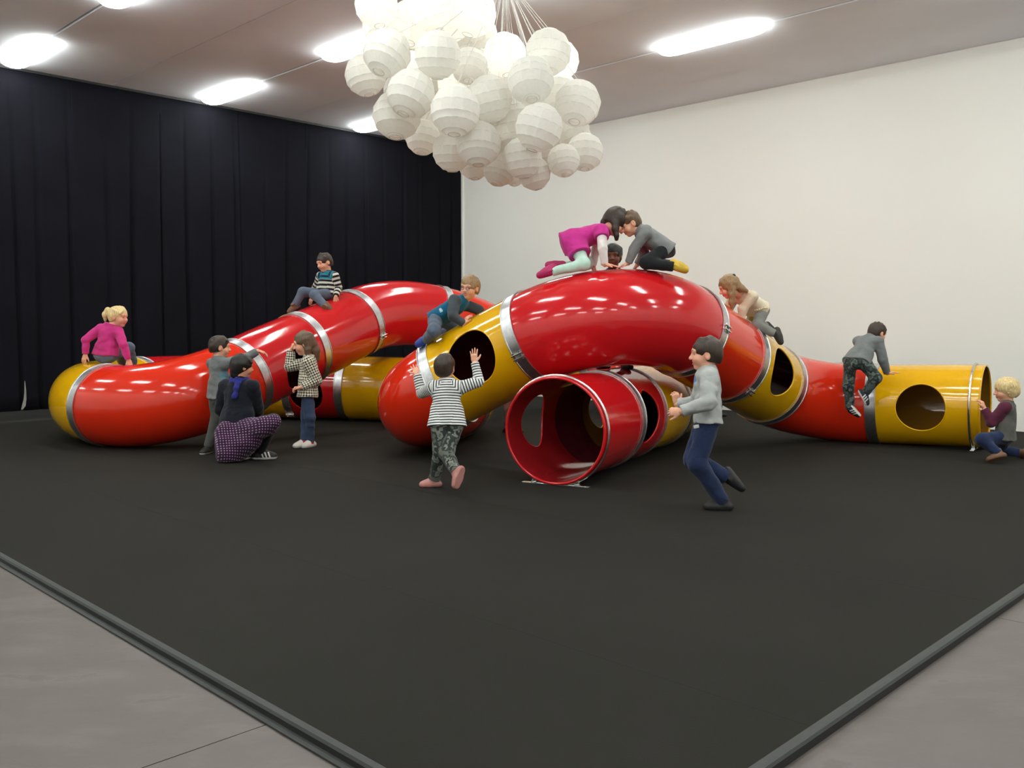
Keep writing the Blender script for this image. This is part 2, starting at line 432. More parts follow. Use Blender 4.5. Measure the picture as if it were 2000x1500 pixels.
def sweep(P, fr, ro, ri):
    V = []; F = []; n = len(P)
    for r in (ro, ri):
        for p, (T, N, B) in zip(P, fr):
            for c, s in CS: V.append(p + (N * c + B * s) * r)
    def idx(l, i, j): return l * n * NSEG + i * NSEG + j % NSEG
    for i in range(n - 1):
        for j in range(NSEG):
            F.append((idx(0, i, j), idx(0, i, j + 1), idx(0, i + 1, j + 1), idx(0, i + 1, j)))
            F.append((idx(1, i, j), idx(1, i + 1, j), idx(1, i + 1, j + 1), idx(1, i, j + 1)))
    for j in range(NSEG):
        F.append((idx(0, 0, j), idx(1, 0, j), idx(1, 0, j + 1), idx(0, 0, j + 1)))
        F.append((idx(0, n - 1, j), idx(0, n - 1, j + 1), idx(1, n - 1, j + 1), idx(1, n - 1, j)))
    return np.array(V), F
def axis_hit(P, px, py):
    """where the sight line through (px,py) first meets the tube around axis P"""
    r = ray(px, py); best = None
    for t in np.arange(6.5, 15.5, 0.01):
        q = C0 + r * t; d = np.linalg.norm(P - q, axis=1); j = int(d.argmin())
        if d[j] < TR: return q, j
    raise ValueError((px, py))
HOLES = {0: [('px', 1797, 797, .268)], 2: [('px', 1531, 727, .268)], 5: [('px', 920, 697, .272)], 8: [('px', 598, 770, .26)], 13: [('px', 590, 722, .265)],
         NMAIN: [('rel', 0.50, math.pi, .255)], NMAIN + 1: [('rel', 0.40, 0.0, .26)], NMAIN + 2: [('rel', 0.42, math.pi, .25)]}
def section(i):
    P, fr, m = secs[i]
    V, F = sweep(P, fr, TR, TR - WALLT)
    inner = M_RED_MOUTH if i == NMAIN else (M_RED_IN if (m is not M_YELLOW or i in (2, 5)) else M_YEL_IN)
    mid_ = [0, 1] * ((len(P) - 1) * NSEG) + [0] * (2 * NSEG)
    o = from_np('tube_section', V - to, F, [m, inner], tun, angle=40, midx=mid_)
    for h in HOLES.get(i, []):
        if h[0] == 'px':
            q, j = axis_hit(P, h[1], h[2]); T = fr[j][0]; d = q - P[j]; d -= T * (d @ T); d /= np.linalg.norm(d); c = q - to
        else:
            j = int(h[1] * (len(P) - 1)); T = fr[j][0]; side = np.cross(T, [0, 0, 1.]); side /= np.linalg.norm(side)
            d = side * math.cos(h[2]) + np.array([0, 0, .06]); d /= np.linalg.norm(d); c = P[j] + d * TR - to
        u = T; v = np.cross(d, u); bm = bmesh.new(); rows = []
        for s in (-0.22, 0.12):
            rows.append([bm.verts.new(c + d * s + (u * math.cos(2 * math.pi * k / 48) + v * math.sin(2 * math.pi * k / 48)) * h[3]) for k in range(48)])
        for k in range(48): bm.faces.new((rows[0][k], rows[0][(k + 1) % 48], rows[1][(k + 1) % 48], rows[1][k]))
        bm.faces.new(rows[0][::-1]); bm.faces.new(rows[1]); bmesh.ops.recalc_face_normals(bm, faces=bm.faces)
        cm = bpy.data.meshes.new('cut'); bm.to_mesh(cm); bm.free(); cut = bpy.data.objects.new('cut', cm); COL.objects.link(cut)
        cut.parent = tun
        md = o.modifiers.new('hole', 'BOOLEAN'); md.object = cut; md.operation = 'DIFFERENCE'; md.solver = 'EXACT'
        bpy.context.view_layer.update()
        me = bpy.data.meshes.new_from_object(o.evaluated_get(bpy.context.evaluated_depsgraph_get()))
        old = o.data; o.modifiers.clear(); o.data = me; bpy.data.meshes.remove(old)
        bpy.data.objects.remove(cut); bpy.data.meshes.remove(cm)
        me.polygons.foreach_set('use_smooth', [True] * len(me.polygons)); me.set_sharp_from_angle(angle=math.radians(35))
        # rounded lip round the hole
        bm = bmesh.new(); ring = []
        for k in range(48):
            a = 2 * math.pi * k / 48; e = (u * math.cos(a) + v * math.sin(a)) * (h[3] + .001); q0 = c + e
            # drop onto the tube surface
            w = q0 + to; dd = np.linalg.norm(P - w, axis=1); jj = int(dd.argmin()); jj = min(max(jj, 1), len(P) - 2)
            ax0 = P[jj] + fr[jj][0] * ((w - P[jj]) @ fr[jj][0]); rel = w - ax0; al = rel @ d; perp2 = rel @ rel - al * al
            q0 = q0 + d * (math.sqrt(max((TR - WALLT / 2) ** 2 - perp2, 0.01)) - al)
            n2 = e / np.linalg.norm(e)
            ring.append([bm.verts.new(q0 + (n2 * math.cos(b) + d * math.sin(b)) * 0.0095) for b in [2 * math.pi * x / 6 for x in range(6)]])
        for k in range(48):
            for b in range(6): bm.faces.new((ring[k][b], ring[(k + 1) % 48][b], ring[(k + 1) % 48][(b + 1) % 6], ring[k][(b + 1) % 6]))
        bmesh.ops.recalc_face_normals(bm, faces=bm.faces)
        lip = from_bm('hole_rim', bm, m, o, smooth=True)
    return o
SECO = [section(i) for i in range(len(secs))]
def band(p, fr, w=0.12, buckle=None, r=None, th=0.009, nm='clamp_band', m=None):
    T, N, B = fr; ro = (r or TR) + th; ri = (r or TR) + 0.0015
    prof = [(-w / 2, ri), (-w / 2, ro + .006), (-w / 2 + .008, ro + .006), (-w / 2 + .012, ro), (w / 2 - .012, ro), (w / 2 - .008, ro + .006), (w / 2, ro + .006), (w / 2, ri)]
    V = []; F = []; k = len(prof)
    for c, s in CS:
        for x, r_ in prof: V.append(p + T * x + (N * c + B * s) * r_ - to)
    for j in range(NSEG):
        for q in range(k): F.append((j * k + q, j * k + (q + 1) % k, ((j + 1) % NSEG) * k + (q + 1) % k, ((j + 1) % NSEG) * k + q))
    o = from_np(nm, V, F, m or M_BAND, tun, angle=30)
    if buckle is not None:
        d = np.asarray(buckle, float) - p; d -= T * (d @ T); d /= np.linalg.norm(d); s = np.cross(T, d); c = p + d * (ro + .012) - to
        bm = bmesh.new()
        for q in (-1, 1): bm_box(bm, c + s * q * .022, T * (w / 2 + .004), s * .007, d * .02, .002)
        for q in (-1, 1): bm_box(bm, c + T * q * .035, T * .008, s * .045, d * .008, .002)
        from_bm('buckle', bm, M_STEEL, o)
    return o
BUCK = {0: None, 4: (1021, 690), 3: (1415, 633), 2: (1461, 769), 8: (671, 809), 14: (742, 676)}
for i in range(len(secs)):
    P, fr, m = secs[i]
    if i == NMAIN - 1 or i == NMAIN + 4: pass
    if i == NMAIN + 5: continue
    e = -1
    bk = None
    if i in BUCK and BUCK[i]:
        bk, _ = axis_hit(P[-8:], *BUCK[i]) if False else (at(*BUCK[i], depth_of(P[-1]) - 0.42), 0)
    band(P[-1], fr[-1], 0.03 if i == NMAIN + 1 else 0.12, bk)
# silver hoops and ground stands at the two open ends
def hoop(P, fr, off, nm='end_hoop'):
    T, N, B = fr[0]; p = P[0] + T * off; V = []; F = []
    for c, s in CS:
        for b in range(8):
            a = 2 * math.pi * b / 8; V.append(p + (N * c + B * s) * (TR + .012 + .014 * math.cos(a)) + T * .014 * math.sin(a) - to)
    for j in range(NSEG):
        for b in range(8): F.append((j * 8 + b, j * 8 + (b + 1) % 8, ((j + 1) % NSEG) * 8 + (b + 1) % 8, ((j + 1) % NSEG) * 8 + b))
    from_np(nm, V, F, M_STEEL, tun)
def end_rim(P, fr, m):
    T, N, B = fr[0]; p = P[0]; V = []; F = []
    for c, s in CS:
        for b in range(8):
            a = 2 * math.pi * b / 8; V.append(p + (N * c + B * s) * (TR - .007 + .013 * math.cos(a)) + T * .012 * math.sin(a) - to)
    for j in range(NSEG):
        for b in range(8): F.append((j * 8 + b, j * 8 + (b + 1) % 8, ((j + 1) % NSEG) * 8 + (b + 1) % 8, ((j + 1) % NSEG) * 8 + b))
    from_np('end_rim', V, F, m, tun)
hoop(*secs[NMAIN][:2], 0.05); end_rim(*secs[NMAIN][:2], M_RED)
hoop(*secs[0][:2], 0.10); end_rim(*secs[0][:2], M_YELLOW)
def stand(P, fr, off):
    T, N, B = fr[0]; p = P[0] + T * off; s = np.cross(T, [0, 0, 1.]); s /= np.linalg.norm(s); th = np.array([T[0], T[1], 0]); th /= np.linalg.norm(th); z = np.array([0, 0, 1.])
    g = np.array([p[0], p[1], 0]) - to; bm = bmesh.new()
    bm_box(bm, g + z * .006, s * .32, th * .022, z * .006, .002)
    st = from_bm('floor_stand', bm, M_STEEL, tun)
    for q in (-1, 1):
        x = .205; h = P[0][2] - math.sqrt((TR + .01) ** 2 - x * x)
        bm = bmesh.new(); bm_box(bm, g + s * q * x + z * (h / 2 + .01), s * .012, th * .018, z * (h / 2), .002)
        bm_box(bm, g + s * q * x + z * (h * .55), s * .022, th * .008, z * .012, .002)
        bm_box(bm, g + s * q * x + z * .016, s * .024, th * .022, z * .006, .001)
        from_bm('post', bm, M_STEEL, st)
stand(*secs[NMAIN][:2], 0.03); stand(*secs[0][:2], 0.08)

# ---------------------------------------------------------------- cloud of paper lanterns
LANT = [(735.3, 11.0, 41.3, 8.79), (755.9, 52.3, 47.3, 9.22), (839.8, 11.0, 46.2, 9.0), (925.0, 26.1, 43.5, 9.2), (942.9, 64.6, 27.5, 9.9), (755.9, 104.0, 45.7, 8.75), (854.9, 107.3, 44.6, 8.7), (916.8, 129.3, 35.2, 9.23), (713.8, 147.1, 39.3, 9.4), (802.6, 182.9, 46.2, 8.75), (775.1, 225.5, 46.2, 9.15), (889.3, 215.9, 47.9, 8.53), (955.3, 193.9, 44.6, 8.93), (986.1, 107.3, 41.3, 9.6), (1070.8, 101.8, 44.0, 9.0), (1092.2, 118.3, 38.0, 9.7), (1036.4, 156.8, 44.6, 8.6), (1128.5, 201.6, 44.0, 8.9), (1052.9, 248.9, 45.7, 8.6), (1116.2, 253.0, 34.4, 9.57), (1010.3, 247.5, 41.3, 9.18), (826.0, 268.2, 33.6, 9.87), (850.8, 244.8, 30.8, 10.13), (934.7, 281.1, 43.5, 8.82), (883.8, 295.7, 38.5, 9.2), (926.4, 317.7, 32.5, 9.7), (975.9, 331.4, 31.6, 9.5), (1019.9, 308.0, 38.5, 8.94), (1043.3, 338.8, 31.6, 9.26), (1101.0, 313.5, 31.6, 9.17), (1142.3, 297.0, 35.8, 9.38), (1073.5, 298.4, 26.1, 9.7), (1004.8, 343.8, 19.8, 10.0), (960.8, 247.5, 38.5, 9.48), (893.4, 162.3, 38.5, 9.57), (804.0, 46.8, 44.0, 9.6), (878.3, 38.5, 41.3, 9.79), (1007.5, 192.5, 41.3, 9.56), (804.0, 143.0, 41.3, 9.5), (1090.0, 181.5, 38.5, 9.54), (1128.5, 264.0, 24.8, 9.99), (1079.0, 242.0, 35.8, 9.85), (831.5, 79.8, 38.5, 10.10), (980.0, 162.3, 37.1, 10.10), (911.3, 90.8, 38.5, 10.20), (969.0, 286.0, 33.0, 9.90), (1043.3, 203.5, 38.5, 10.00), (859.0, 159.5, 38.5, 10.20), (993.8, 299.8, 30.3, 9.60), (941.5, 154.0, 35.8, 10.50), (782.0, 176.0, 33.0, 10.00), (875.5, 247.5, 31.6, 10.30)]
WHERE = ['topmost left of the cloud, cut by the photo\'s top edge', 'upper left of the cloud, just below the topmost left one', 'second from left along the photo\'s top edge, its bottom hole showing', 'rightmost of the left clump along the photo\'s top edge', 'small one peeping out under the right end of the left clump', 'facing front at the left flank, its hole low at the right', 'front and centre of the left clump, its round hole facing down', 'right side of the left clump, below the cords', 'leftmost of all, against the grey ceiling', 'below the left clump, resting over the lower left one', 'lower left, its underside meeting the curtain top', 'big front one at the middle of the cloud, over the curtain corner', 'right of the big front one, its hole at lower right', 'top of the dip in the middle, under the cords', 'topmost of the right clump, its hole at lower right', 'behind the right shoulder of the topmost right one', 'front of the right clump, below the topmost right one', 'rightmost at mid height, against the grey ceiling', 'front right, its wide shaded underside over the white wall', 'tucked under the rightmost mid-height one', 'behind the front right one, on its left', 'low left edge, hanging before the black curtain', 'wedged small one above the low left edge one', 'low front one, centred over the curtain\'s right end', 'low left, overlapping the curtain\'s right end', 'low one behind, its underside by the curtain\'s right end', 'lowest row, second from its left end', 'low right of centre, above the very lowest one', 'very lowest of the cloud', 'low right, left of the rightmost low one', 'rightmost of the low row', 'half hidden between the two low right ones and the front right one', 'tiny visible slice in the lowest row', 'hidden behind the low front one', 'behind the big front one', 'behind the upper left ones', 'behind the two along the photo\'s top edge', 'behind the middle of the right clump', 'behind the left clump\'s front', 'behind the topmost and rightmost ones of the right clump', 'pale slice above the rightmost low one', 'behind the front right one, on its right', 'deep inside the left clump, behind its front', 'deep inside the cloud, in the dip below the cords', 'deep inside the left clump, just left of the cords', 'deep inside the lower cloud, behind the low front one', 'deep inside the right clump, between its front and lower front ones', 'deep inside the cloud, above the big front one', 'low one tucked above the lowest row, right of the low front one', 'deepest in the dip between both clumps', 'deep inside the left flank, behind the lower left ones', 'deep behind the big front one, over the curtain top']
def lantern_meshes(seed):
    rnd = random.Random(seed); n = 28
    lats = sorted([-0.5 * math.pi + 0.24] + [(-0.36 + 0.072 * i + rnd.uniform(-.03, .03)) * math.pi for i in range(0, 11, 2)] + [0.5 * math.pi - 0.24])
    prof = []
    for i in range(len(lats) - 1):
        for s in (0.0, 0.35, 0.7):
            th = lats[i] + (lats[i + 1] - lats[i]) * s; r = 1.0 if s == 0 else 0.972
            prof.append((r * math.cos(th), r * math.sin(th)))
    prof.append((math.cos(lats[-1]), math.sin(lats[-1])))
    V = []; F = []
    for r, z in prof:
        for j in range(n):
            a = 2 * math.pi * j / n; rr = r * (1.0 if j % 2 == 0 else 0.991); V.append((rr * math.cos(a), rr * math.sin(a), z))
    for i in range(len(prof) - 1):
        for j in range(n): F.append((i * n + j, i * n + (j + 1) % n, (i + 1) * n + (j + 1) % n, (i + 1) * n + j))
    o = from_np('paper_shade', V, F, M_PAPER, angle=14); sh = o.data; bpy.data.objects.remove(o)
    def rings(list_, rad, m, nm):
        V = []; F = []
        for r, z, q in list_:
            b0 = len(V)
            for j in range(n):
                a = 2 * math.pi * j / n
                for k in range(4):
                    b = math.pi / 2 * k; V.append(((r + q * math.cos(b)) * math.cos(a), (r + q * math.cos(b)) * math.sin(a), z + q * math.sin(b)))
            for j in range(n):
                for k in range(4): F.append((b0 + j * 4 + k, b0 + ((j + 1) % n) * 4 + k, b0 + ((j + 1) % n) * 4 + (k + 1) % 4, b0 + j * 4 + (k + 1) % 4))
        o = from_np(nm, V, F, m); me = o.data; bpy.data.objects.remove(o); return me
    rb = rings([(0.992 * math.cos(t), 0.992 * math.sin(t), .007) for t in lats[1:-1]], .006, M_RIB, 'rib_wires')
    tr = rings([(math.cos(lats[0]), math.sin(lats[0]), .018)], .01, M_CORD, 'bottom_ring'); t2 = rings([(math.cos(lats[-1]), math.sin(lats[-1]), .018)], .01, M_CORD, 'top_ring')
    return sh, rb, tr, t2
LM = [lantern_meshes(i) for i in range(3)]
LIT = (0, 1, 2, 3, 13, 15, 35, 36, 38, 34)     # lanterns of the cloud that hold a lit bulb
bm = bmesh.new(); bmesh.ops.create_uvsphere(bm, u_segments=16, v_segments=10, radius=0.15)
bmesh.ops.create_cone(bm, cap_ends=True, segments=12, radius1=0.06, radius2=0.05, depth=0.16, matrix=Matrix.Translation((0, 0, 0.2)))
BULB = bpy.data.meshes.new('bulb'); bm.to_mesh(BULB); bm.free(); BULB.materials.append(M_BULB)
hk = at(985, -78, 9.62); hk[2] = CEIL - 0.02
hook = empty('ceiling_hook', hk, 'steel ceiling hook from which the lantern cords hang', 'hook')
bm = bmesh.new(); bmesh.ops.create_cone(bm, cap_ends=True, segments=20, radius1=.05, radius2=.05, depth=.016); from_bm('plate', bm, M_STEEL, hook)
bm = bmesh.new(); rr = []
for j in range(20):
    a = 2 * math.pi * j / 20; rr.append([bm.verts.new((.03 * math.cos(a) + .006 * math.cos(b) * math.cos(a), .006 * math.sin(b), -.04 + (.03 + .006 * math.cos(b)) * math.sin(a))) for b in (0, 1.57, 3.14, 4.71)])
for j in range(20):
    for b in range(4): bm.faces.new((rr[j][b], rr[(j + 1) % 20][b], rr[(j + 1) % 20][(b + 1) % 4], rr[j][(b + 1) % 4]))
from_bm('ring', bm, M_STEEL, hook, smooth=True)
for i, (px, py, rp, D) in enumerate(LANT):
    r = rp * D / FOC * 1.035; p = at(px, py, D); rnd = random.Random(i + 50)
    Lm = empty('paper_lantern', p, 'white paper lantern, ' + WHERE[i], 'lantern', 'round paper lanterns of the hanging cloud')
    tilt = (rnd.uniform(-.45, .15), rnd.uniform(-.35, .35))
    R3 = Matrix.Rotation(tilt[0], 3, 'X') @ Matrix.Rotation(tilt[1], 3, 'Y') @ Matrix.Rotation(rnd.uniform(0, 6.28), 3, 'Z')
    Lm.rotation_euler = R3.to_euler(); Lm.scale = (r, r, r)
    for nm, me in zip(('paper_shade', 'rib_wires', 'bottom_ring', 'top_ring'), LM[i % 3]):
        c = bpy.data.objects.new(nm, me); COL.objects.link(c); c.parent = Lm
    if i in LIT:
        c = bpy.data.objects.new('bulb', BULB); COL.objects.link(c); c.parent = Lm
    R = R3 @ Vector((0, 0, 0.97 * r)); st = Vector(p) + R - Vector(hk); top = Vector((rnd.uniform(-.01, .01), rnd.uniform(-.01, .01), -.068)); d = top - st; u = d.orthogonal().normalized(); v = d.cross(u).normalized(); q = 0.0032
    bm = bmesh.new(); r0 = [bm.verts.new(st + (u * math.cos(a) + v * math.sin(a)) * q) for a in (0, 1.57, 3.14, 4.71)]; r1 = [bm.verts.new(top + (u * math.cos(a) + v * math.sin(a)) * q) for a in (0, 1.57, 3.14, 4.71)]
    for k in range(4): bm.faces.new((r0[k], r0[(k + 1) % 4], r1[(k + 1) % 4], r1[k]))
    from_bm('cord', bm, M_CORD, hook)

# ---------------------------------------------------------------- people: signed-distance figures meshed with surface nets
class Sdf:
    def __init__(s): s.p = []
    def cone(s, a, b, ra, rb, k=0.02, zone=0.0, s0=0.0, fa=False, fb=False, sq=None, op='u'):
        """tapered capsule; fa / fb cut that end flat; sq = (unit vector, factor) flattens it along the vector"""
        s.p.append(dict(t='c', a=np.asarray(a, float), b=np.asarray(b, float), ra=ra, rb=rb, k=k, zone=zone, s0=s0, fa=fa, fb=fb, sq=sq, op=op)); return s
    def ell(s, c, M, rad, k=0.02, zone=0.0, s0=0.0, op='u'):
        s.p.append(dict(t='e', c=np.asarray(c, float), M=np.asarray(M, float), rad=np.asarray(rad, float), k=k, zone=zone, s0=s0, op=op)); return s
    def plane(s, c, n, k=0.004, near=None):
        """cut away the side n points to"""
        s.p.append(dict(t='p', c=np.asarray(c, float), n=np.asarray(n, float) / np.linalg.norm(n), k=k, op='x', near=near)); return s
    @staticmethod
    def box(q):
        if q['t'] == 'c':
            r = max(q['ra'], q['rb']) ; 
            return np.minimum(q['a'], q['b']) - r, np.maximum(q['a'], q['b']) + r
        r = np.sqrt(((q['M'] * q['rad'][:, None]) ** 2).sum(0)); return q['c'] - r, q['c'] + r
    @staticmethod
    def dist(q, X, Y, Z, want=False):
        if q['t'] == 'c':
            a, b = q['a'], q['b']; ba = b - a; px, py, pz = X - a[0], Y - a[1], Z - a[2]; sc = 1.0
            if q['sq'] is not None:
                n, f = q['sq']; g = 1 / f - 1; dn = px * n[0] + py * n[1] + pz * n[2]
                px, py, pz = px + g * dn * n[0], py + g * dn * n[1], pz + g * dn * n[2]
                ba = ba + g * (ba @ n) * n; sc = f ** 0.6
            L2 = max(ba @ ba, 1e-9); hu = (px * ba[0] + py * ba[1] + pz * ba[2]) / L2; h = np.clip(hu, 0, 1)
            d = np.sqrt((px - h * ba[0]) ** 2 + (py - h * ba[1]) ** 2 + (pz - h * ba[2]) ** 2) - (q['ra'] + h * (q['rb'] - q['ra']))
            d = d * sc; L = math.sqrt(L2)
            if want == 2:
                e1 = np.cross(ba, [.3, .2, 1.]); e1 = e1 / np.linalg.norm(e1); e2 = np.cross(ba / L, e1)
                return np.arctan2(px * e1[0] + py * e1[1] + pz * e1[2], px * e2[0] + py * e2[1] + pz * e2[2]) * .5 * (q['ra'] + q['rb'])
            if q['fa']: d = np.maximum(d, -hu * L)
            if q['fb']: d = np.maximum(d, (hu - 1) * L)
            return (d, q['s0'] + hu * L) if want else d
        c, M, r = q['c'], q['M'], q['rad']; px, py, pz = X - c[0], Y - c[1], Z - c[2]
        u = [(px * M[i, 0] + py * M[i, 1] + pz * M[i, 2]) / r[i] for i in range(3)]
        k0 = np.sqrt(u[0] ** 2 + u[1] ** 2 + u[2] ** 2); k1 = np.sqrt((u[0] / r[0]) ** 2 + (u[1] / r[1]) ** 2 + (u[2] / r[2]) ** 2)
        d = k0 * (k0 - 1) / np.maximum(k1, 1e-6)
        return (d, q['s0'] + u[2] * r[2]) if want else d
    def mesh(s, h, noise=None, clip=None):
        pads = 3 * h + 0.012; bb = [s.box(q) for q in s.p if q['op'] == 'u']
        lo = np.min([b[0] for b in bb], 0) - pads; hi = np.max([b[1] for b in bb], 0) + pads
        if clip is not None: lo = np.maximum(lo, clip[0] - pads); hi = np.minimum(hi, clip[1] + pads)
        n = np.ceil((hi - lo) / h).astype(int) + 1
        ax = [(lo[i] + h * np.arange(n[i])).astype(np.float32) for i in range(3)]
        V = np.full(n, 0.12, np.float32)
        for q in s.p:
            if q['t'] == 'p':
                d = ((ax[0][:, None, None] - q['c'][0]) * q['n'][0] + (ax[1][None, :, None] - q['c'][1]) * q['n'][1] + (ax[2][None, None, :] - q['c'][2]) * q['n'][2])
                if q['near'] is not None:
                    c, r = q['near']; dd = np.sqrt((ax[0][:, None, None] - c[0]) ** 2 + (ax[1][None, :, None] - c[1]) ** 2 + (ax[2][None, None, :] - c[2]) ** 2) - r
                    d = np.minimum(d, -dd)
                V = np.maximum(V, d.astype(np.float32)); continue
            b0, b1 = s.box(q); m = q['k'] + 3 * h + 0.02
            i0 = np.clip(np.floor((b0 - m - lo) / h).astype(int), 0, n - 1); i1 = np.clip(np.ceil((b1 + m - lo) / h).astype(int) + 1, 1, n)
            if np.any(i1 <= i0): continue
            sl = tuple(slice(i0[i], i1[i]) for i in range(3))
            d = s.dist(q, ax[0][sl[0]][:, None, None], ax[1][sl[1]][None, :, None], ax[2][sl[2]][None, None, :]).astype(np.float32)
            o = V[sl]; k = max(q['k'], 1e-4)
            if q['op'] == 'u': hh = np.maximum(k - np.abs(o - d), 0) / k; V[sl] = np.minimum(o, d) - hh * hh * k / 4
            else: d = -d; hh = np.maximum(k - np.abs(o - d), 0) / k; V[sl] = np.maximum(o, d) + hh * hh * k / 4
        if noise is not None:
            V += noise(ax[0][:, None, None], ax[1][None, :, None], ax[2][None, None, :])
        for i in range(3):   # keep the surface closed inside the grid unless clipped
            if clip is None:
                sl = [slice(None)] * 3
                for e in (0, -1): sl[i] = e; V[tuple(sl)] = np.maximum(V[tuple(sl)], 0.01)
        return surface_nets(V, lo, h)
    def attrs(s, P):
        best = np.full(len(P), 9.0); al = np.zeros(len(P)); zn = np.zeros(len(P)); ar = np.zeros(len(P))
        for q in s.p:
            if q['op'] != 'u': continue
            d, a = s.dist(q, P[:, 0], P[:, 1], P[:, 2], True); m = d < best
            best[m] = d[m]; al[m] = a[m]; zn[m] = q['zone']
            if q['t'] == 'c': ar[m] = s.dist(q, P[m, 0], P[m, 1], P[m, 2], 2)
        return al, zn, ar
COR = np.array([(i, j, k) for i in (0, 1) for j in (0, 1) for k in (0, 1)])
EDG = [(a, b) for a in range(8) for b in range(a + 1, 8) if np.abs(COR[a] - COR[b]).sum() == 1]
def surface_nets(V, lo, h):
    S = V < 0; c = np.zeros(np.array(V.shape) - 1, np.int8)
    for i, j, k in COR: c += S[i:S.shape[0] - 1 + i, j:S.shape[1] - 1 + j, k:S.shape[2] - 1 + k]
    act = (c > 0) & (c < 8); idx = np.full(act.shape, -1, np.int64); ijk = np.argwhere(act); idx[act] = np.arange(len(ijk))
    val = np.stack([V[ijk[:, 0] + i, ijk[:, 1] + j, ijk[:, 2] + k] for i, j, k in COR], 1)
    acc = np.zeros((len(ijk), 3)); cnt = np.zeros(len(ijk))
    for a, b in EDG:
        va, vb = val[:, a], val[:, b]; x = (va < 0) != (vb < 0); t = np.where(x, va / np.where(x, va - vb, 1), 0)
        acc += np.where(x[:, None], COR[a] + t[:, None] * (COR[b] - COR[a]), 0); cnt += x
    P = lo + h * (ijk + acc / np.maximum(cnt, 1)[:, None]); Q = []
    for ax in range(3):
        o1, o2 = [(1, 2), (2, 0), (0, 1)][ax]
        sh = [slice(None)] * 3; sh2 = [slice(None)] * 3; sh[ax] = slice(0, -1); sh2[ax] = slice(1, None)
        A = S[tuple(sh)]; B = S[tuple(sh2)]; X = A != B
        e = np.argwhere(X); ok = (e[:, o1] > 0) & (e[:, o2] > 0) & (e[:, o1] < act.shape[o1]) & (e[:, o2] < act.shape[o2]); e = e[ok]
        fl = A[tuple(e.T)]
        def g(d1, d2):
            f = e.copy(); f[:, o1] -= d1; f[:, o2] -= d2; return idx[tuple(f.T)]
        q = np.stack([g(1, 1), g(0, 1), g(0, 0), g(1, 0)], 1); q[~fl] = q[~fl][:, ::-1]
        Q.append(q)
    return P, np.concatenate(Q)
def unit(v): v = np.asarray(v, float); return v / max(np.linalg.norm(v), 1e-9)
def along(px, py, parent, L, sgn):
    """point on the sight line of (px,py) at distance L from parent; sgn + = farther root, - = nearer root, 0 = closest"""
    r = ray(px, py); r = r / np.linalg.norm(r); w = C0 - parent; b = w @ r; c = w @ w - L * L; disc = b * b - c
    t = -b if disc <= 0 or sgn == 0 else -b + (math.sqrt(disc) if sgn > 0 else -math.sqrt(disc))
    p = C0 + r * t; d = p - parent; n = np.linalg.norm(d)
    return parent + d / n * min(max(n, L * 0.80), L * 1.12)
def yawv(deg, pitch=0.0):
    a, b = math.radians(deg), math.radians(pitch); return np.array([math.sin(a) * math.cos(b), -math.cos(a) * math.cos(b), -math.sin(b)])
Z3 = np.array([0, 0, 1.])
def folds(amp, seed, freq=55.0):
    rn = np.random.RandomState(seed); K = [(unit(rn.normal(size=3)) * freq * rn.uniform(.6, 1.5), rn.uniform(0, 6.28)) for _ in range(5)]
    def f(X, Y, Z):
        o = 0
        for k, p in K: o = o + np.sin(X * np.float32(k[0]) + Y * np.float32(k[1]) + Z * np.float32(k[2]) + np.float32(p))
        return (o * np.float32(amp / 2.2)).astype(np.float32)
    return f

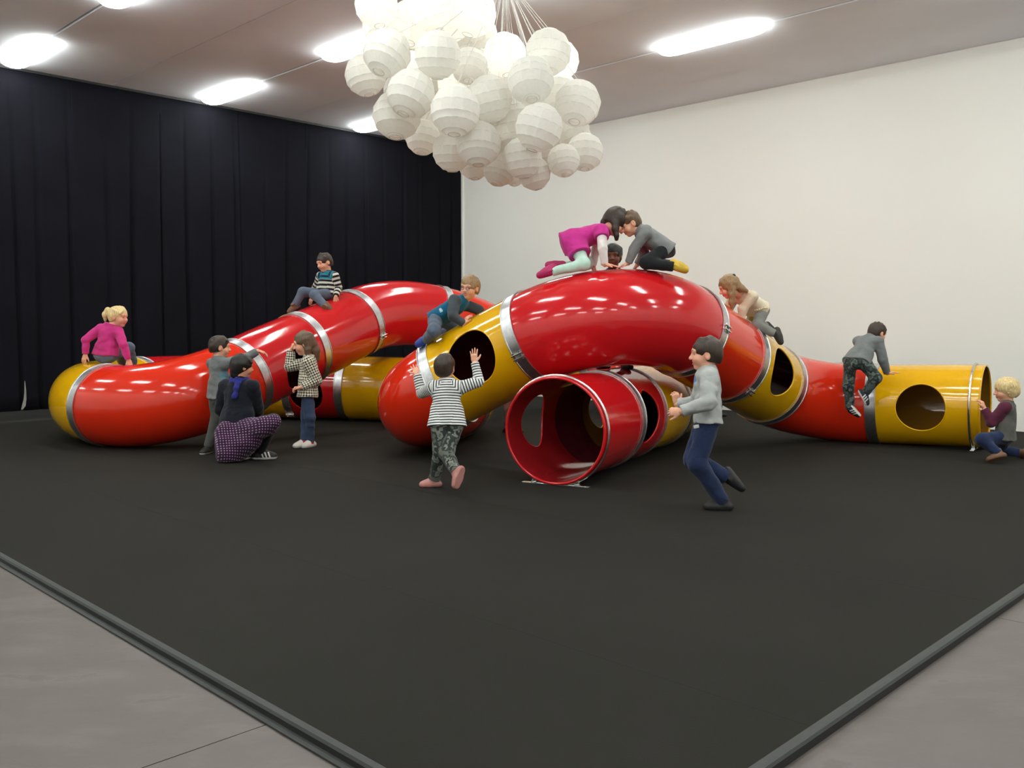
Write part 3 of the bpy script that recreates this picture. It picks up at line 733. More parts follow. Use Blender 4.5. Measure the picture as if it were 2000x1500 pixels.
# cloth, skin and hair materials
def cloth(name, col, kind='plain', col2=None, rough=0.9, **kw):
    if name in MATS: return MATS[name]
    t = NT(name); f = t.noise(9, 4)
    base = t.ramp(f, [(0.3, shade(col, .86)), (0.7, shade(col, 1.12))])
    if kind == 'stripes':                       # hoops across the sleeve and body axes
        w = t.math('FRACT', t.math('MULTIPLY', t.attr('along'), kw.get('freq', 40.0)))
        base = t.mix(t.ramp(w, [(0.0, (0, 0, 0, 1)), (kw.get('duty', .6), (1, 1, 1, 1))], 'CONSTANT'), base, col2)
    if kind == 'jumper':                        # banded knit: blue chest, hoops below
        w = t.math('FRACT', t.math('MULTIPLY', t.attr('along'), 17.0))
        low = t.mix(t.ramp(w, [(0, (0, 0, 0, 1)), (.5, (1, 1, 1, 1))], 'CONSTANT'), lin(20, 22, 26), lin(205, 200, 190))
        up = t.mix(t.ramp(w, [(0, (0, 0, 0, 1)), (.45, (1, 1, 1, 1))], 'CONSTANT'), lin(20, 30, 40), lin(35, 120, 145))
        base = t.mix(t.math('GREATER_THAN', t.attr('along'), kw.get('split', .3)), low, up)
    if kind == 'camo':
        n1 = t.noise(11, 2); n2 = t.noise(16, 2, stretch=(1, 1.3, .8))
        base = t.ramp(n1, [(0, col), (.45, col2), (.55, kw['col3']), (.63, col)], 'CONSTANT')
        base = t.mix(t.math('GREATER_THAN', n2, .6), base, shade(col2, .5))
    if kind == 'dots':
        v = t.add('TexVoronoi', voronoi_dimensions='2D'); cx = t.add('CombineXYZ'); 
        if kw.get('proj'):
            sx = t.add('SeparateXYZ'); t.link(t.tc.outputs['Object'], sx.inputs[0]); t.link(t.math('ADD', sx.outputs[0], t.math('MULTIPLY', sx.outputs[1], .55)), cx.inputs[0]); t.link(t.math('ADD', sx.outputs[2], t.math('MULTIPLY', sx.outputs[1], .35)), cx.inputs[1])
        else: t.link(t.attr('around'), cx.inputs[0]); t.link(t.attr('along'), cx.inputs[1])
        v.inputs['Scale'].default_value = kw.get('scale', 30); v.inputs['Randomness'].default_value = kw.get('rnd', .25)
        t.link(cx.outputs[0], v.inputs['Vector'])
        base = t.mix(t.math('LESS_THAN', v.outputs['Distance'], kw.get('size', .28)), base, col2)
    if kind == 'raglan':
        base = t.mix(t.math('GREATER_THAN', t.attr('zone'), .5), base, t.ramp(f, [(.3, shade(col2, .86)), (.7, shade(col2, 1.12))]))
    if kind == 'denim':
        base = t.mix(t.math('MULTIPLY', t.noise(5, 3), .55), base, shade(col, 1.7)); base = t.mix(.25, base, t.ramp(t.noise(220, 2, stretch=(1, 1, .2)), [(.3, shade(col, .6)), (.7, shade(col, 1.6))]))
    t.base(base); t.set(Roughness=rough); t.bsdf.inputs['Specular IOR Level'].default_value = .25
    t.bsdf.inputs['Sheen Weight'].default_value = .12
    w = t.noise(kw.get('crease', 8), 1.5, rough=.4, stretch=(1, 1, 1.6)); w = t.math('ABSOLUTE', t.math('SUBTRACT', w, .5))
    t.bump(t.math('ADD', t.math('MULTIPLY', w, 8.0), t.math('MULTIPLY', t.noise(160 if kind != 'knit' else 90, 3), .25)), kw.get('bump', .35), .006)
    MATS[name] = t.m; return t.m
def skin(name, col):
    if name in MATS: return MATS[name]
    t = NT(name); t.base(t.mix(t.math('MULTIPLY', t.noise(14, 4), .35), shade(col, 1.0), (min(col[0] * 1.08, 1), col[1] * .82, col[2] * .78, 1)))
    t.set(Roughness=.52); t.bsdf.inputs['Subsurface Weight'].default_value = .12; t.bsdf.inputs['Subsurface Radius'].default_value = (.01, .004, .002); t.bsdf.inputs['Subsurface Scale'].default_value = .5
    t.bump(t.noise(120, 3), .08, .003); MATS[name] = t.m; return t.m
def hairm(name, col):
    if name in MATS: return MATS[name]
    t = NT(name); f = t.noise(150, 4, stretch=(1, 1, .13))
    t.base(t.ramp(f, [(.3, shade(col, .55)), (.7, shade(col, 1.35))])); t.set(Roughness=.45)
    t.bsdf.inputs['Specular IOR Level'].default_value = .4; t.bump(f, .35, .003); MATS[name] = t.m; return t.m
SK_PALE = skin('fair_skin', lin(226, 168, 140)); SK_TAN = skin('brown_skin', lin(120, 78, 58)); SK_MID = skin('warm_skin', lin(205, 146, 116))
M_LIP = plain('lip', lin(200, 118, 104), .5); M_EYEW = plain('eye_white', (.75, .73, .7, 1), .2); M_IRIS = plain('dark_iris', (.03, .02, .015, 1), .15); M_BROW = plain('eyebrow_hair', (.05, .03, .02, 1), .8)
H_BROWN = hairm('dark_brown_hair', lin(58, 45, 36)); H_BLACK = hairm('black_hair', lin(30, 27, 25)); H_BLOND = hairm('pale_blond_hair', lin(225, 198, 142)); H_LIGHT = hairm('light_brown_hair', lin(148, 118, 82)); H_MID = hairm('brown_hair', lin(98, 76, 55))
WHITE_SOLE = plain('white_shoe_sole', (.72, .71, .68, 1), .6); BLACK_SOLE = plain('black_shoe_sole', (.02, .02, .02, 1), .6)

def eye_mesh(r):
    V = []; F = []; mi = []; n, m = 14, 9
    for i in range(m + 1):
        th = math.pi * i / m
        for j in range(n): a = 2 * math.pi * j / n; V.append((r * math.sin(th) * math.cos(a), r * math.cos(th), r * math.sin(th) * math.sin(a)))
    for i in range(m):
        for j in range(n): F.append((i * n + j, (i + 1) * n + j, (i + 1) * n + (j + 1) % n, i * n + (j + 1) % n)); mi.append(1 if i < 2 else 0)
    return np.array(V), F, mi
def mesh_obj(name, P, Q, mats, root, attrs=None, midx=None):
    o = from_np(name, P - np.array(root.location), Q, mats, root, midx=midx)
    if attrs is not None:
        for nm, v in zip(('along', 'zone', 'around'), attrs):
            a = o.data.attributes.new(nm, 'FLOAT', 'POINT'); a.data.foreach_set('value', np.asarray(v, np.float32))
    return o
def hand_sdf(w, d, nrm, hl, right, curl=25., spread=8., thumb_out=40.):
    """w wrist, d finger direction, nrm back of the hand; five separate bent fingers"""
    d = unit(d); nrm = unit(nrm - d * (nrm @ d)); s = np.cross(d, nrm) * (1 if right else -1)      # s points to the thumb side
    S = Sdf(); M = np.array([s, nrm, d])
    S.cone(w - d * .02, w + d * .12 * hl, .145 * hl, .15 * hl, .012, sq=(nrm, .72))
    S.ell(w + d * .28 * hl, M, (.215 * hl, .085 * hl, .27 * hl), .02)
    S.ell(w + d * .44 * hl - s * .01 * hl, M, (.215 * hl, .07 * hl, .10 * hl), .012)
    for i, (off, L) in enumerate(((.16, .42), (.055, .48), (-.055, .45), (-.155, .35))):
        p = w + d * (.47 - .03 * abs(i - 1)) * hl + s * off * hl; sp = math.radians(spread * (1.2 - i * .8)); v = unit(d * math.cos(sp) + s * math.sin(sp)); r = (.052 - .003 * i) * hl
        c = 0
        for f, rr in ((.42, 1.0), (.32, .92), (.26, .82)):
            c += math.radians(curl); dv = v * math.cos(c) - nrm * math.sin(c); q = p + dv * L * f * hl; S.cone(p, q, r * rr, r * rr * .93, .004); p = q
    p = w + d * .12 * hl + s * .13 * hl; a = math.radians(thumb_out); v = unit(d * math.cos(a) + s * math.sin(a) - nrm * .25)
    q = p + v * .22 * hl; S.cone(p, q, .075 * hl, .062 * hl, .012); v2 = unit(v * .9 + d * .5 - nrm * .15); q2 = q + v2 * .15 * hl; S.cone(q, q2, .06 * hl, .054 * hl, .006); S.cone(q2, q2 + v2 * .11 * hl, .053 * hl, .045 * hl, .004)
    return S

def build_person(sp):
    H = sp['H']; D = sp['D']; rnd = np.random.RandomState(sp.get('seed', 1))
    pel = at(*sp['pel'], D); nb = at(*sp['nb'][:2], D + (sp['nb'][2] if len(sp['nb']) > 2 else 0)); hd = at(*sp['hd'][:2], D + (sp['hd'][2] if len(sp['hd']) > 2 else 0))
    hh = sp.get('hh', .178) * H
    by, py_ = sp['yaw'], sp.get('pyaw', sp['yaw'])
    spine = unit(nb - pel)
    fb = yawv(by); rb = unit(np.cross(fb, Z3)); ro = sp.get('roll', 0.0)
    rb = unit(rb * math.cos(math.radians(ro)) + Z3 * math.sin(math.radians(ro))); rb = unit(rb - spine * (rb @ spine) * .7); fwd = unit(np.cross(spine, rb))
    fp = yawv(py_); rp = unit(np.cross(fp, Z3)); fwp = unit(np.cross(spine, rp))
    sw = sp.get('sw', .105) * H
    chest = nb - spine * .055 * H
    J = {'shR': chest + rb * sw, 'shL': chest - rb * sw, 'hipR': pel + rp * .062 * H, 'hipL': pel - rp * .062 * H}
    up, fo, th, shn = .165 * H, .145 * H, .235 * H, .225 * H
    for sd in 'RL':
        e, w = sp['arm' + sd][:2]
        J['el' + sd] = along(e[0], e[1], J['sh' + sd], up, e[2]); J['wr' + sd] = along(w[0], w[1], J['el' + sd], fo, w[2])
        k, a = sp['leg' + sd][:2]
        J['kn' + sd] = along(k[0], k[1], J['hip' + sd], th, k[2]); J['an' + sd] = along(a[0], a[1], J['kn' + sd], shn, a[2])
    for sd in 'RL':
        if len(sp['leg' + sd]) > 3 and sp['leg' + sd][3] == 'flat':
            a = sp['leg' + sd][1]; Dd = D + .1 * a[2]; tt = (sp.get('gz', 0.0) + .047 * H - CAM_H + SP * Dd) / CP
            J['an' + sd] = C0 + RT * (a[0] - 1000) / FOC * Dd + FW * Dd + UP * tt
    root = empty('person', at(*sp['pel'], D) * np.array([1, 1, 0]) + np.array([0, 0, min(J['anR'][2], J['anL'][2], pel[2]) - .05 * H]), sp['label'], 'person', None)
    # ------- head frame
    hy, hp, hr = sp['head']; hf = yawv(hy, hp); hx = unit(np.cross(hf, Z3)); hu = np.cross(hx, hf); a = math.radians(hr); hx, hu = hx * math.cos(a) + hu * math.sin(a), hu * math.cos(a) - hx * math.sin(a)
    HM = np.array([hx, hf, hu]); s = hh / .2
    def hp_(x, y, z): return hd + (hx * x + hf * y + hu * z) * s
    B = Sdf(); girl = sp.get('girl', False)
    # torso, neck, limbs
    B.cone(pel + spine * .05 * H, pel + spine * .12 * H, .068 * H, .068 * H, .03, sq=(fwp, .68)); B.cone(pel + spine * .10 * H, chest - spine * .05 * H, .068 * H, .082 * H, .03, sq=(fwd, .64))
    B.cone(J['shR'] - rb * .02 * H, J['shL'] + rb * .02 * H, .042 * H, .042 * H, .03); B.cone(nb - spine * .03 * H, hd - hu * .06 * s - hf * .015 * s, .043 * H, .038 * H, .02)
    for sd in 'RL':
        B.cone(J['sh' + sd], J['el' + sd], .034 * H, .027 * H, .02); B.cone(J['el' + sd], J['wr' + sd], .029 * H, .02 * H, .008)
        B.cone(J['hip' + sd], J['kn' + sd], .052 * H, .036 * H, .02); m = J['kn' + sd] * .7 + J['an' + sd] * .3
        B.cone(J['kn' + sd], m, .034 * H, .035 * H, .012); B.cone(m, J['an' + sd], .035 * H, .023 * H, .012)
    # head
    def face(S):
        S.ell(hp_(0, -.008, .026), HM, np.array((.072, .088, .074)) * s, .01); S.ell(hp_(0, .028, -.03), HM, np.array((.056, .058, .066)) * s, .035 * s)
        S.ell(hp_(0, .058, -.08), HM, np.array((.022, .02, .018)) * s, .02 * s)
        for q in (-1, 1): S.ell(hp_(q * .034, .056, -.03), HM, np.array((.026, .024, .026)) * s, .02 * s)
        S.ell(hp_(0, .07, .026), HM, np.array((.05, .018, .018)) * s, .02 * s)
        for q in (-1, 1): S.ell(hp_(q * .03, .094, .002), HM, np.array((.017, .012, .011)) * s, .014 * s, op='s')
        S.cone(hp_(0, .08, .008), hp_(0, .099, -.022), .008 * s, .0115 * s, .012 * s)
        for q in (-1, 1): S.ell(hp_(q * .009, .092, -.025), HM, np.array((.008, .008, .007)) * s, .006 * s)
        S.ell(hp_(0, .083, -.046), HM, np.array((.021, .01, .0065)) * s, .006 * s); S.ell(hp_(0, .081, -.058), HM, np.array((.018, .01, .0075)) * s, .006 * s)
        S.cone(hp_(-.02, .093, -.052), hp_(.02, .093, -.052), (.0045 if not sp.get('mouth') else .008) * s, (.0045 if not sp.get('mouth') else .008) * s, .004 * s, op='s')
        for q in (-1, 1):
            S.ell(hp_(q * .073, -.004, -.004), HM, np.array((.010, .019, .031)) * s, .008 * s); S.ell(hp_(q * .083, .003, -.002), HM, np.array((.006, .010, .018)) * s, .006 * s, op='s')
    face(B); B2 = Sdf(); B2.cone(nb - spine * .03 * H, hd - hu * .06 * s - hf * .015 * s, .043 * H, .038 * H, .02); face(B2)
    HDb = hp_(0, 0, 0)
    P, Q = B.mesh(.0085); cen = P[Q].mean(1); rel = (cen - HDb) @ HM.T / s
    keep = ~((rel[:, 2] > -.112) & (np.linalg.norm(rel - np.array([0, 0, 0]), axis=1) < .16))
    Qb = Q[keep]
    P2, Q2 = B2.mesh(.0036); cen = P2[Q2].mean(1); rel2 = (cen - HDb) @ HM.T / s; k2 = rel2[:, 2] > -.122; Q2 = Q2[k2]; rel2 = rel2[k2]
    mi2 = (((rel2[:, 0] / .024) ** 2 + ((rel2[:, 2] + .052) / .0125) ** 2 < 1) & (rel2[:, 1] > .06)).astype(int)
    parts = [(P, Qb, np.zeros(len(Qb), int)), (P2, Q2, mi2)]
    hl = .112 * H
    for sd in 'RL':
        w = J['wr' + sd]; fa = unit(w - J['el' + sd]); hs = sp['arm' + sd][2] if len(sp['arm' + sd]) > 2 else {}
        d = fa
        if 'tip' in hs: d = unit(along(hs['tip'][0], hs['tip'][1], w, hl * .8, hs['tip'][2]) - w)
        back = np.asarray(hs.get('back', fwd * .2 + Z3), float)
        if abs(unit(back) @ d) > .93: back = back + np.array([.3, -.6, .5])
        HS = hand_sdf(w, d, back, hl, sd == 'R', hs.get('curl', 18), hs.get('spread', 7), hs.get('thumb', 42)); p, q = HS.mesh(.0031); parts.append((p, q, np.zeros(len(q), int)))
    off = 0; AP, AQ, AM = [], [], []
    for p, q, m in parts: AP.append(p); AQ.append(q + off); AM.append(m); off += len(p)
    AP, AQ, AM = np.concatenate(AP), np.concatenate(AQ), np.concatenate(AM)
    used = np.unique(AQ); mp = np.full(len(AP), -1); mp[used] = np.arange(len(used))
    mesh_obj('body', AP[used], mp[AQ], [sp['skin'], sp.get('lip', M_LIP)], root, midx=AM)
    # eyes and brows
    for q in (-1, 1):
        V, F, mi = eye_mesh(.0128 * s); V = V @ HM + hp_(q * .03, .0655, .002); mesh_obj('eye', V, np.array(F), [M_EYEW, M_IRIS], root, midx=mi)
        S = Sdf(); S.cone(hp_(q * .017, .087, .026), hp_(q * .032, .083, .029), .0032 * s, .0034 * s, .004); S.cone(hp_(q * .032, .083, .029), hp_(q * .047, .073, .025), .0034 * s, .0024 * s, .004)
        p, f = S.mesh(.0022); mesh_obj('eyebrow', p, f, sp.get('brow', M_BROW), root)
    # ------- hair
    Hs = Sdf(); st = sp['hair']; hm = sp['hairm']; t = st.get('thick', .011)
    Hs.ell(hp_(0, -.012, .03), HM, np.array((.072 + t, .088 + t, .074 + t)) * s, .01)
    Hs.ell(hp_(0, -.04, -.01), HM, np.array((.062 + t, .055 + t, .065 + t * .6)) * s, .02 * s)
    for i in range(10):      # tufts over the crown
        a_ = rnd.uniform(0, 6.28); e_ = rnd.uniform(.15, 1.35); r_ = .088 * s
        dv = np.array((math.cos(a_) * math.cos(e_) * .9, math.sin(a_) * math.cos(e_), math.sin(e_))); c_ = hp_(*(dv * .078 + np.array((0, -.012, .03))))
        Hs.cone(c_, c_ + (HM.T @ unit(np.array((dv[1], .5, -.3)))) * .035 * s, .018 * s, .010 * s, .012 * s)
    fz = st.get('fringe', .052)
    Hs.ell(hp_(0, .125, fz - .092), HM, np.array((.078, .085, .095)) * s, .008 * s, op='s')
    if not st.get('ears', False):
        for q in (-1, 1): Hs.ell(hp_(q * .09, .012, -.022), HM, np.array((.03, .034, .042)) * s, .006 * s, op='s')
    Hs.plane(hp_(0, -.06, st.get('nape', -.058)), -hu + hf * .25, near=(hp_(0, -.02, -.08), .11 * s))
    for c in st.get('locks', []):     # (points in head units, radii)
        for (p0, r0), (p1, r1) in zip(c[:-1], c[1:]): Hs.cone(hp_(*p0), hp_(*p1), r0 * s, r1 * s, .015 * s)
    for (a0, a1, r0, r1) in st.get('world', []):   # strands given in pixels with a depth offset
        Hs.cone(at(a0[0], a0[1], D + a0[2]), at(a1[0], a1[1], D + a1[2]), r0, r1, .02)
    p, q = Hs.mesh(.0046, folds(.0024, sp.get('seed', 1), 70)); mesh_obj('hair', p, q, hm, root)
    if st.get('tie') is not None:
        c, m_ = st['tie']; S = Sdf(); S.ell(hp_(*c), HM, np.array((.02, .016, .02)) * s, .01); p, q = S.mesh(.004); mesh_obj('hair_tie', p, q, m_, root)
    # ------- clothes
    sh = sp['top']; e = sh.get('ease', .011); hem = sh.get('hem', .02); S = Sdf(); fl = sh.get('flare', .0); dn = -spine
    sk = sh.get('skew')
    hemdir = unit(-spine) if sk is None else unit(sk)
    Lt = np.linalg.norm(nb - pel)
    S.cone(pel + hemdir * hem * H, pel + spine * .10 * H, .088 * H + e + fl * H, .08 * H + e * 1.2 + fl * .5 * H, .03, s0=-.0, fa=True, sq=(fwp, .76))
    S.cone(pel + spine * .08 * H, chest - spine * .05 * H, .08 * H + e * 1.2 + fl * .4 * H, .092 * H + e, .035, s0=hem * H + .08 * H, sq=(fwd, .72))
    S.cone(J['shR'] - rb * .015 * H, J['shL'] + rb * .015 * H, .043 * H + e * .8, .043 * H + e * .8, .035, s0=.25 * H); S.cone(chest - spine * .02 * H, nb + spine * .012 * H, .066 * H, .05 * H + e * .4, .03, fb=True, sq=(fwd, .85), s0=Lt + hem * H - .055 * H)
    for sd in 'RL':
        S.cone(J['hip' + sd] + hemdir * hem * H, J['hip' + sd] + spine * .09 * H, .060 * H + e + .009 + fl * .6 * H, .048 * H + e, .04, fa=True, sq=(fwp, .95))
        if 'cover' in sh: S.cone(J['hip' + sd], J['hip' + sd] + (J['kn' + sd] - J['hip' + sd]) * sh['cover'], .068 * H + e, .066 * H + e + fl * .6 * H, .06, fb=True)
        f = sh.get('sleeve', 1.0); U = J['el' + sd]
        if f > .5:
            S.cone(J['sh' + sd], U, .038 * H + e, .032 * H + e * .9, .022, zone=1, s0=sh.get('slv0', 0)); g = (f - .5) * 2; S.cone(U, U + (J['wr' + sd] - U) * g * .97, .031 * H + e * .9, .022 * H + e * .8, .012, zone=1, s0=sh.get('slv0', 0) + up, fb=True)
        else:
            S.cone(J['sh' + sd], J['sh' + sd] + (U - J['sh' + sd]) * f * 2, .04 * H + e * 1.3, .042 * H + e * 1.4, .022, zone=1, fb=True)
    for q_ in sh.get('extra', []): S.cone(at(*q_[0]), at(*q_[1]), q_[2], q_[3], .03, sq=(fwd, .8) if len(q_) < 5 else None)
    p, q = S.mesh(.0068, folds(sh.get('fold', .0028), sp.get('seed', 1) + 3)); pm = None; ms = [sh['m']]
    if 'print' in sh:       # a printed motif on the cloth
        x_, y_, rx, ry, m_ = sh['print']; c = p[q].mean(1); nf = np.cross(p[q[:, 2]] - p[q[:, 0]], p[q[:, 3]] - p[q[:, 1]]); v = c - C0; dz = v @ FW
        u_ = (1000 + FOC * v[:, 0] / dz - x_) / rx; w_ = (750 - FOC * (v @ UP) / dz - y_) / ry; pm = ((u_ ** 2 + w_ ** 2 < 1 + .5 * np.sin(c[:, 0] * 130) * np.sin(c[:, 2] * 150)) & ((nf * v).sum(1) < 0)).astype(int); ms.append(m_)
    mesh_obj(sh.get('name', 'shirt'), p, q, ms, root, S.attrs(p), midx=pm)
    if 'under' in sp:      # long sleeves of a second shirt
        for sd in 'RL':
            S = Sdf(); U = J['el' + sd]; S.cone(J['sh' + sd], U, .034 * H + .009, .03 * H + .006, .02); S.cone(U, J['wr' + sd], .03 * H + .006, .021 * H + .006, .012, fb=True); p, q = S.mesh(.0065, folds(.002, 9)); mesh_obj('undershirt_sleeve', p, q, sp['under'], root)
    bt = sp['bottom']; e = bt.get('ease', .011); S = Sdf(); Lg = bt.get('length', .96)
    S.cone(pel + spine * .004 * H, pel + spine * .07 * H, .088 * H + e * .5, .080 * H + e * .4, .03, fb=True, sq=(fwp, .74))
    for sd in 'RL':
        k, a = J['kn' + sd], J['an' + sd]; S.cone(J['hip' + sd], k, .054 * H + e * .8, .043 * H + e, .03); S.cone(k, k + (a - k) * Lg, .041 * H + e, .029 * H + e * bt.get('cuff', 1.1), .03, fb=True, s0=th)
    p, q = S.mesh(.0068, folds(bt.get('fold', .003), sp.get('seed', 1) + 8)); mesh_obj(bt.get('name', 'trousers'), p, q, bt['m'], root, S.attrs(p))
    if 'skirt' in sp:
        k = sp['skirt']; S = Sdf()
        for q_ in k['cones']: S.cone(at(*q_[0]), at(*q_[1]), q_[2], q_[3], q_[4] if len(q_) > 4 else .05)
        if 'cut' in k: S.plane(at(*k['cut'][0]), k['cut'][1])
        p, q = S.mesh(.0075, folds(k.get('fold', .004), 4, 40)); mesh_obj(k.get('name', 'skirt'), p, q, k['m'], root, S.attrs(p))
    # ------- shoes
    for sd in 'RL':
        sh_ = sp['shoe']; a = J['an' + sd]; tip = sp['leg' + sd][2]; shin = unit(a - J['kn' + sd]); Lf = .155 * H
        d = unit(along(tip[0], tip[1], a, Lf * .75, tip[2]) - a) if len(tip) == 3 else unit(np.asarray(tip[3:6], float))
        if sp['leg' + sd][3:] and sp['leg' + sd][3] == 'flat': d = unit(np.array([d[0], d[1], 0])); upv = Z3
        else:
            kf = J['kn' + sd] - (J['hip' + sd] + a) / 2; kf = unit(kf - shin * (kf @ shin)); upv = -shin * (d @ kf) + kf * (d @ shin); upv = unit(upv - d * (upv @ d))
        rt = np.cross(d, upv); ah = .046 * H; sole = a - upv * ah; W = .034 * H
        S = Sdf(); b = sole + upv * .02 * H
        S.cone(b - d * .028 * H, b + d * .035 * H, .031 * H, .034 * H, .02, sq=(upv, .85)); S.cone(b + d * .03 * H, b + d * .078 * H - upv * .002 * H, .036 * H, .033 * H, .02, sq=(upv, .8))
        S.cone(b + upv * .01 * H - d * .01 * H, a + upv * (sh_.get('high', .0) * H + .012), .03 * H, .029 * H + .006, .02, fb=True); S.cone(a + d * .01 * H, b + d * .06 * H + upv * .008 * H, .027 * H, .024 * H, .02)
        S.plane(sole, -upv, .004); p, q = S.mesh(.0042); c = p[q].mean(1) - sole; z = c @ upv; x = c @ d; mi = np.where(z < .014 * H, 1, 0)
        if sh_.get('stripes'): y = np.abs(c @ rt); u_ = (x / H + .35 * z / H); mi = np.where((mi == 0) & (y > .013 * H) & (z < .05 * H) & (u_ > .012) & (u_ < .075) & ((u_ * 46) % 1 < .45), 2, mi)
        if sh_.get('patch'): mi = np.where((mi == 0) & (x > .0) & (x < .03 * H) & (z > .03 * H), 2, mi)
        mesh_obj('shoe', p, q, [sh_['m'], sh_.get('sole', WHITE_SOLE), sh_.get('m2', WHITE_SOLE)], root, midx=mi)
    return root, J, hp_, HM, s

C_DENIM = cloth('blue_denim', lin(52, 66, 92), 'denim'); C_DENIM2 = cloth('grey_blue_denim', lin(82, 92, 108), 'denim'); C_NAVYJ = cloth('navy_denim', lin(28, 40, 70), 'denim')
C_CAMO = cloth('camouflage_cotton', lin(92, 96, 88), 'camo', lin(52, 58, 54), col3=lin(120, 124, 116)); C_CAMO2 = cloth('grey_camouflage_cotton', lin(70, 80, 78), 'camo', lin(44, 52, 52), col3=lin(98, 108, 104))
C_GREY = cloth('grey_jersey', lin(128, 130, 130)); C_LGREY = cloth('light_grey_sweatshirt', lin(168, 170, 168)); C_DGREY = cloth('slate_grey_jersey', lin(112, 116, 116))
C_PINK = cloth('raspberry_knit', lin(190, 48, 120), 'knit'); C_MAG = cloth('magenta_cotton', lin(196, 48, 138)); C_MINT = cloth('mint_leggings', lin(190, 220, 205), bump=.15); C_WHITE = cloth('white_jersey', lin(225, 215, 212))
C_STRIPE = cloth('striped_jersey', lin(226, 226, 224), 'stripes', lin(34, 36, 44), freq=42.0, duty=.62); C_JUMP = cloth('banded_jumper', lin(30, 30, 34), 'jumper', split=.21)
C_TEAL = cloth('teal_and_grey_jersey', lin(14, 88, 120), 'raglan', lin(64, 70, 76)); C_RAG = cloth('maroon_and_grey_jersey', lin(84, 84, 78), 'raglan', lin(84, 32, 54))
C_NAVY = cloth('navy_cardigan', lin(18, 22, 34), 'knit'); C_DOTS = cloth('plum_dotted_cotton', lin(46, 20, 46), 'dots', lin(165, 125, 165), scale=36, size=.24, rnd=.1, proj=True)
C_PRINT = cloth('black_and_white_print', lin(36, 36, 34), 'dots', lin(212, 206, 186), scale=34, size=.43, rnd=.12); C_BLACK = cloth('black_cotton', lin(26, 27, 30)); C_CREAM = cloth('cream_cotton', lin(226, 212, 184)); C_GLEG = cloth('grey_leggings', lin(128, 128, 122)); C_BLUE = cloth('royal_blue_scarf', lin(36, 40, 120))
S_BROWN = plain('brown_leather', lin(110, 78, 56), .6, .15); S_GREY = plain('grey_suede', lin(92, 84, 78), .8, .1); S_NAVY = plain('navy_shoe', lin(30, 36, 50), .7); S_BLUE = plain('blue_shoe', lin(42, 66, 140), .7); S_PINK = plain('dusty_pink_leather', lin(176, 120, 112), .6, .1)
S_MAG = plain('magenta_shoe', lin(176, 34, 96), .6); S_YEL = plain('yellow_shoe', lin(206, 170, 50), .6, .1); S_BLK = plain('black_shoe', lin(24, 24, 25), .6); S_WHT = plain('white_shoe', lin(218, 214, 206), .5); S_OLIVE = plain('dark_olive_shoe', lin(58, 54, 48), .7); S_RED = plain('red_patch', lin(150, 40, 40), .6)

PEOPLE = []
def person(**k):
    PEOPLE.append(build_person(k)); return PEOPLE[-1]
DN = (0, 0, 1)
SHORT = dict(fringe=.056)
# girl in the raspberry jumper on the yellow bend
person(label='girl with blond ponytail and raspberry jumper sitting on the yellow bend', H=1.24, D=10.95, seed=1, pel=(206, 694), nb=(216, 634, -.03), hd=(231, 619, -.02), yaw=168, head=(80, 8, 0), hh=.185, skin=SK_PALE, hairm=H_BLOND, brow=H_LIGHT, sw=.10,
       hair=dict(fringe=.04, locks=[[((0, -.085, .05), .02), ((0, -.125, .055), .03), ((0, -.15, .0), .03), ((0, -.145, -.06), .012)]], tie=((0, -.098, .055), S_BROWN)),
       armL=[(168, 664, 0), (167, 692, 0), dict(tip=(163, 706, 0), curl=12, back=(0, -.8, .6))], armR=[(241, 674, -1), (251, 703, 0), dict(tip=(254, 712, 0), curl=12, back=(0, -.8, .6))],
       legR=[(252, 679, 1), (261, 712, 1), (268, 716, 1)], legL=[(232, 686, 1), (240, 712, 1), (247, 716, 1)], top=dict(m=C_PINK, hem=-.005, name='jumper', ease=.012), bottom=dict(m=C_DENIM2, name='jeans'), shoe=dict(m=S_GREY))
# boy reaching over the kneeling woman
person(label='boy in slate grey shirt, back turned, one arm stretched over the crouching woman', H=1.27, D=10.05, seed=2, pel=(428, 773), nb=(427, 698, 0), hd=(429, 678, 0), yaw=140, head=(115, 5, 0), skin=SK_PALE, hairm=H_BROWN, hair=SHORT,
       armR=[(480, 699, 0), (499, 688, 0), dict(tip=(515, 688, 0), curl=22)], armL=[(432, 728, 1), (452, 742, 1), {}], legL=[(424, 815, 0), (406, 861, 0), (392, 875, -1), 'flat'], legR=[(440, 818, 1), (440, 862, 0), (455, 874, 0), 'flat'],
       top=dict(m=C_DGREY, print=(437, 733, 9, 9, cloth('pale_blue_print', lin(92, 128, 142))), hem=.02, ease=.014), bottom=dict(m=cloth('charcoal_trousers', lin(74, 76, 72)), name='trousers'), shoe=dict(m=S_BLK))
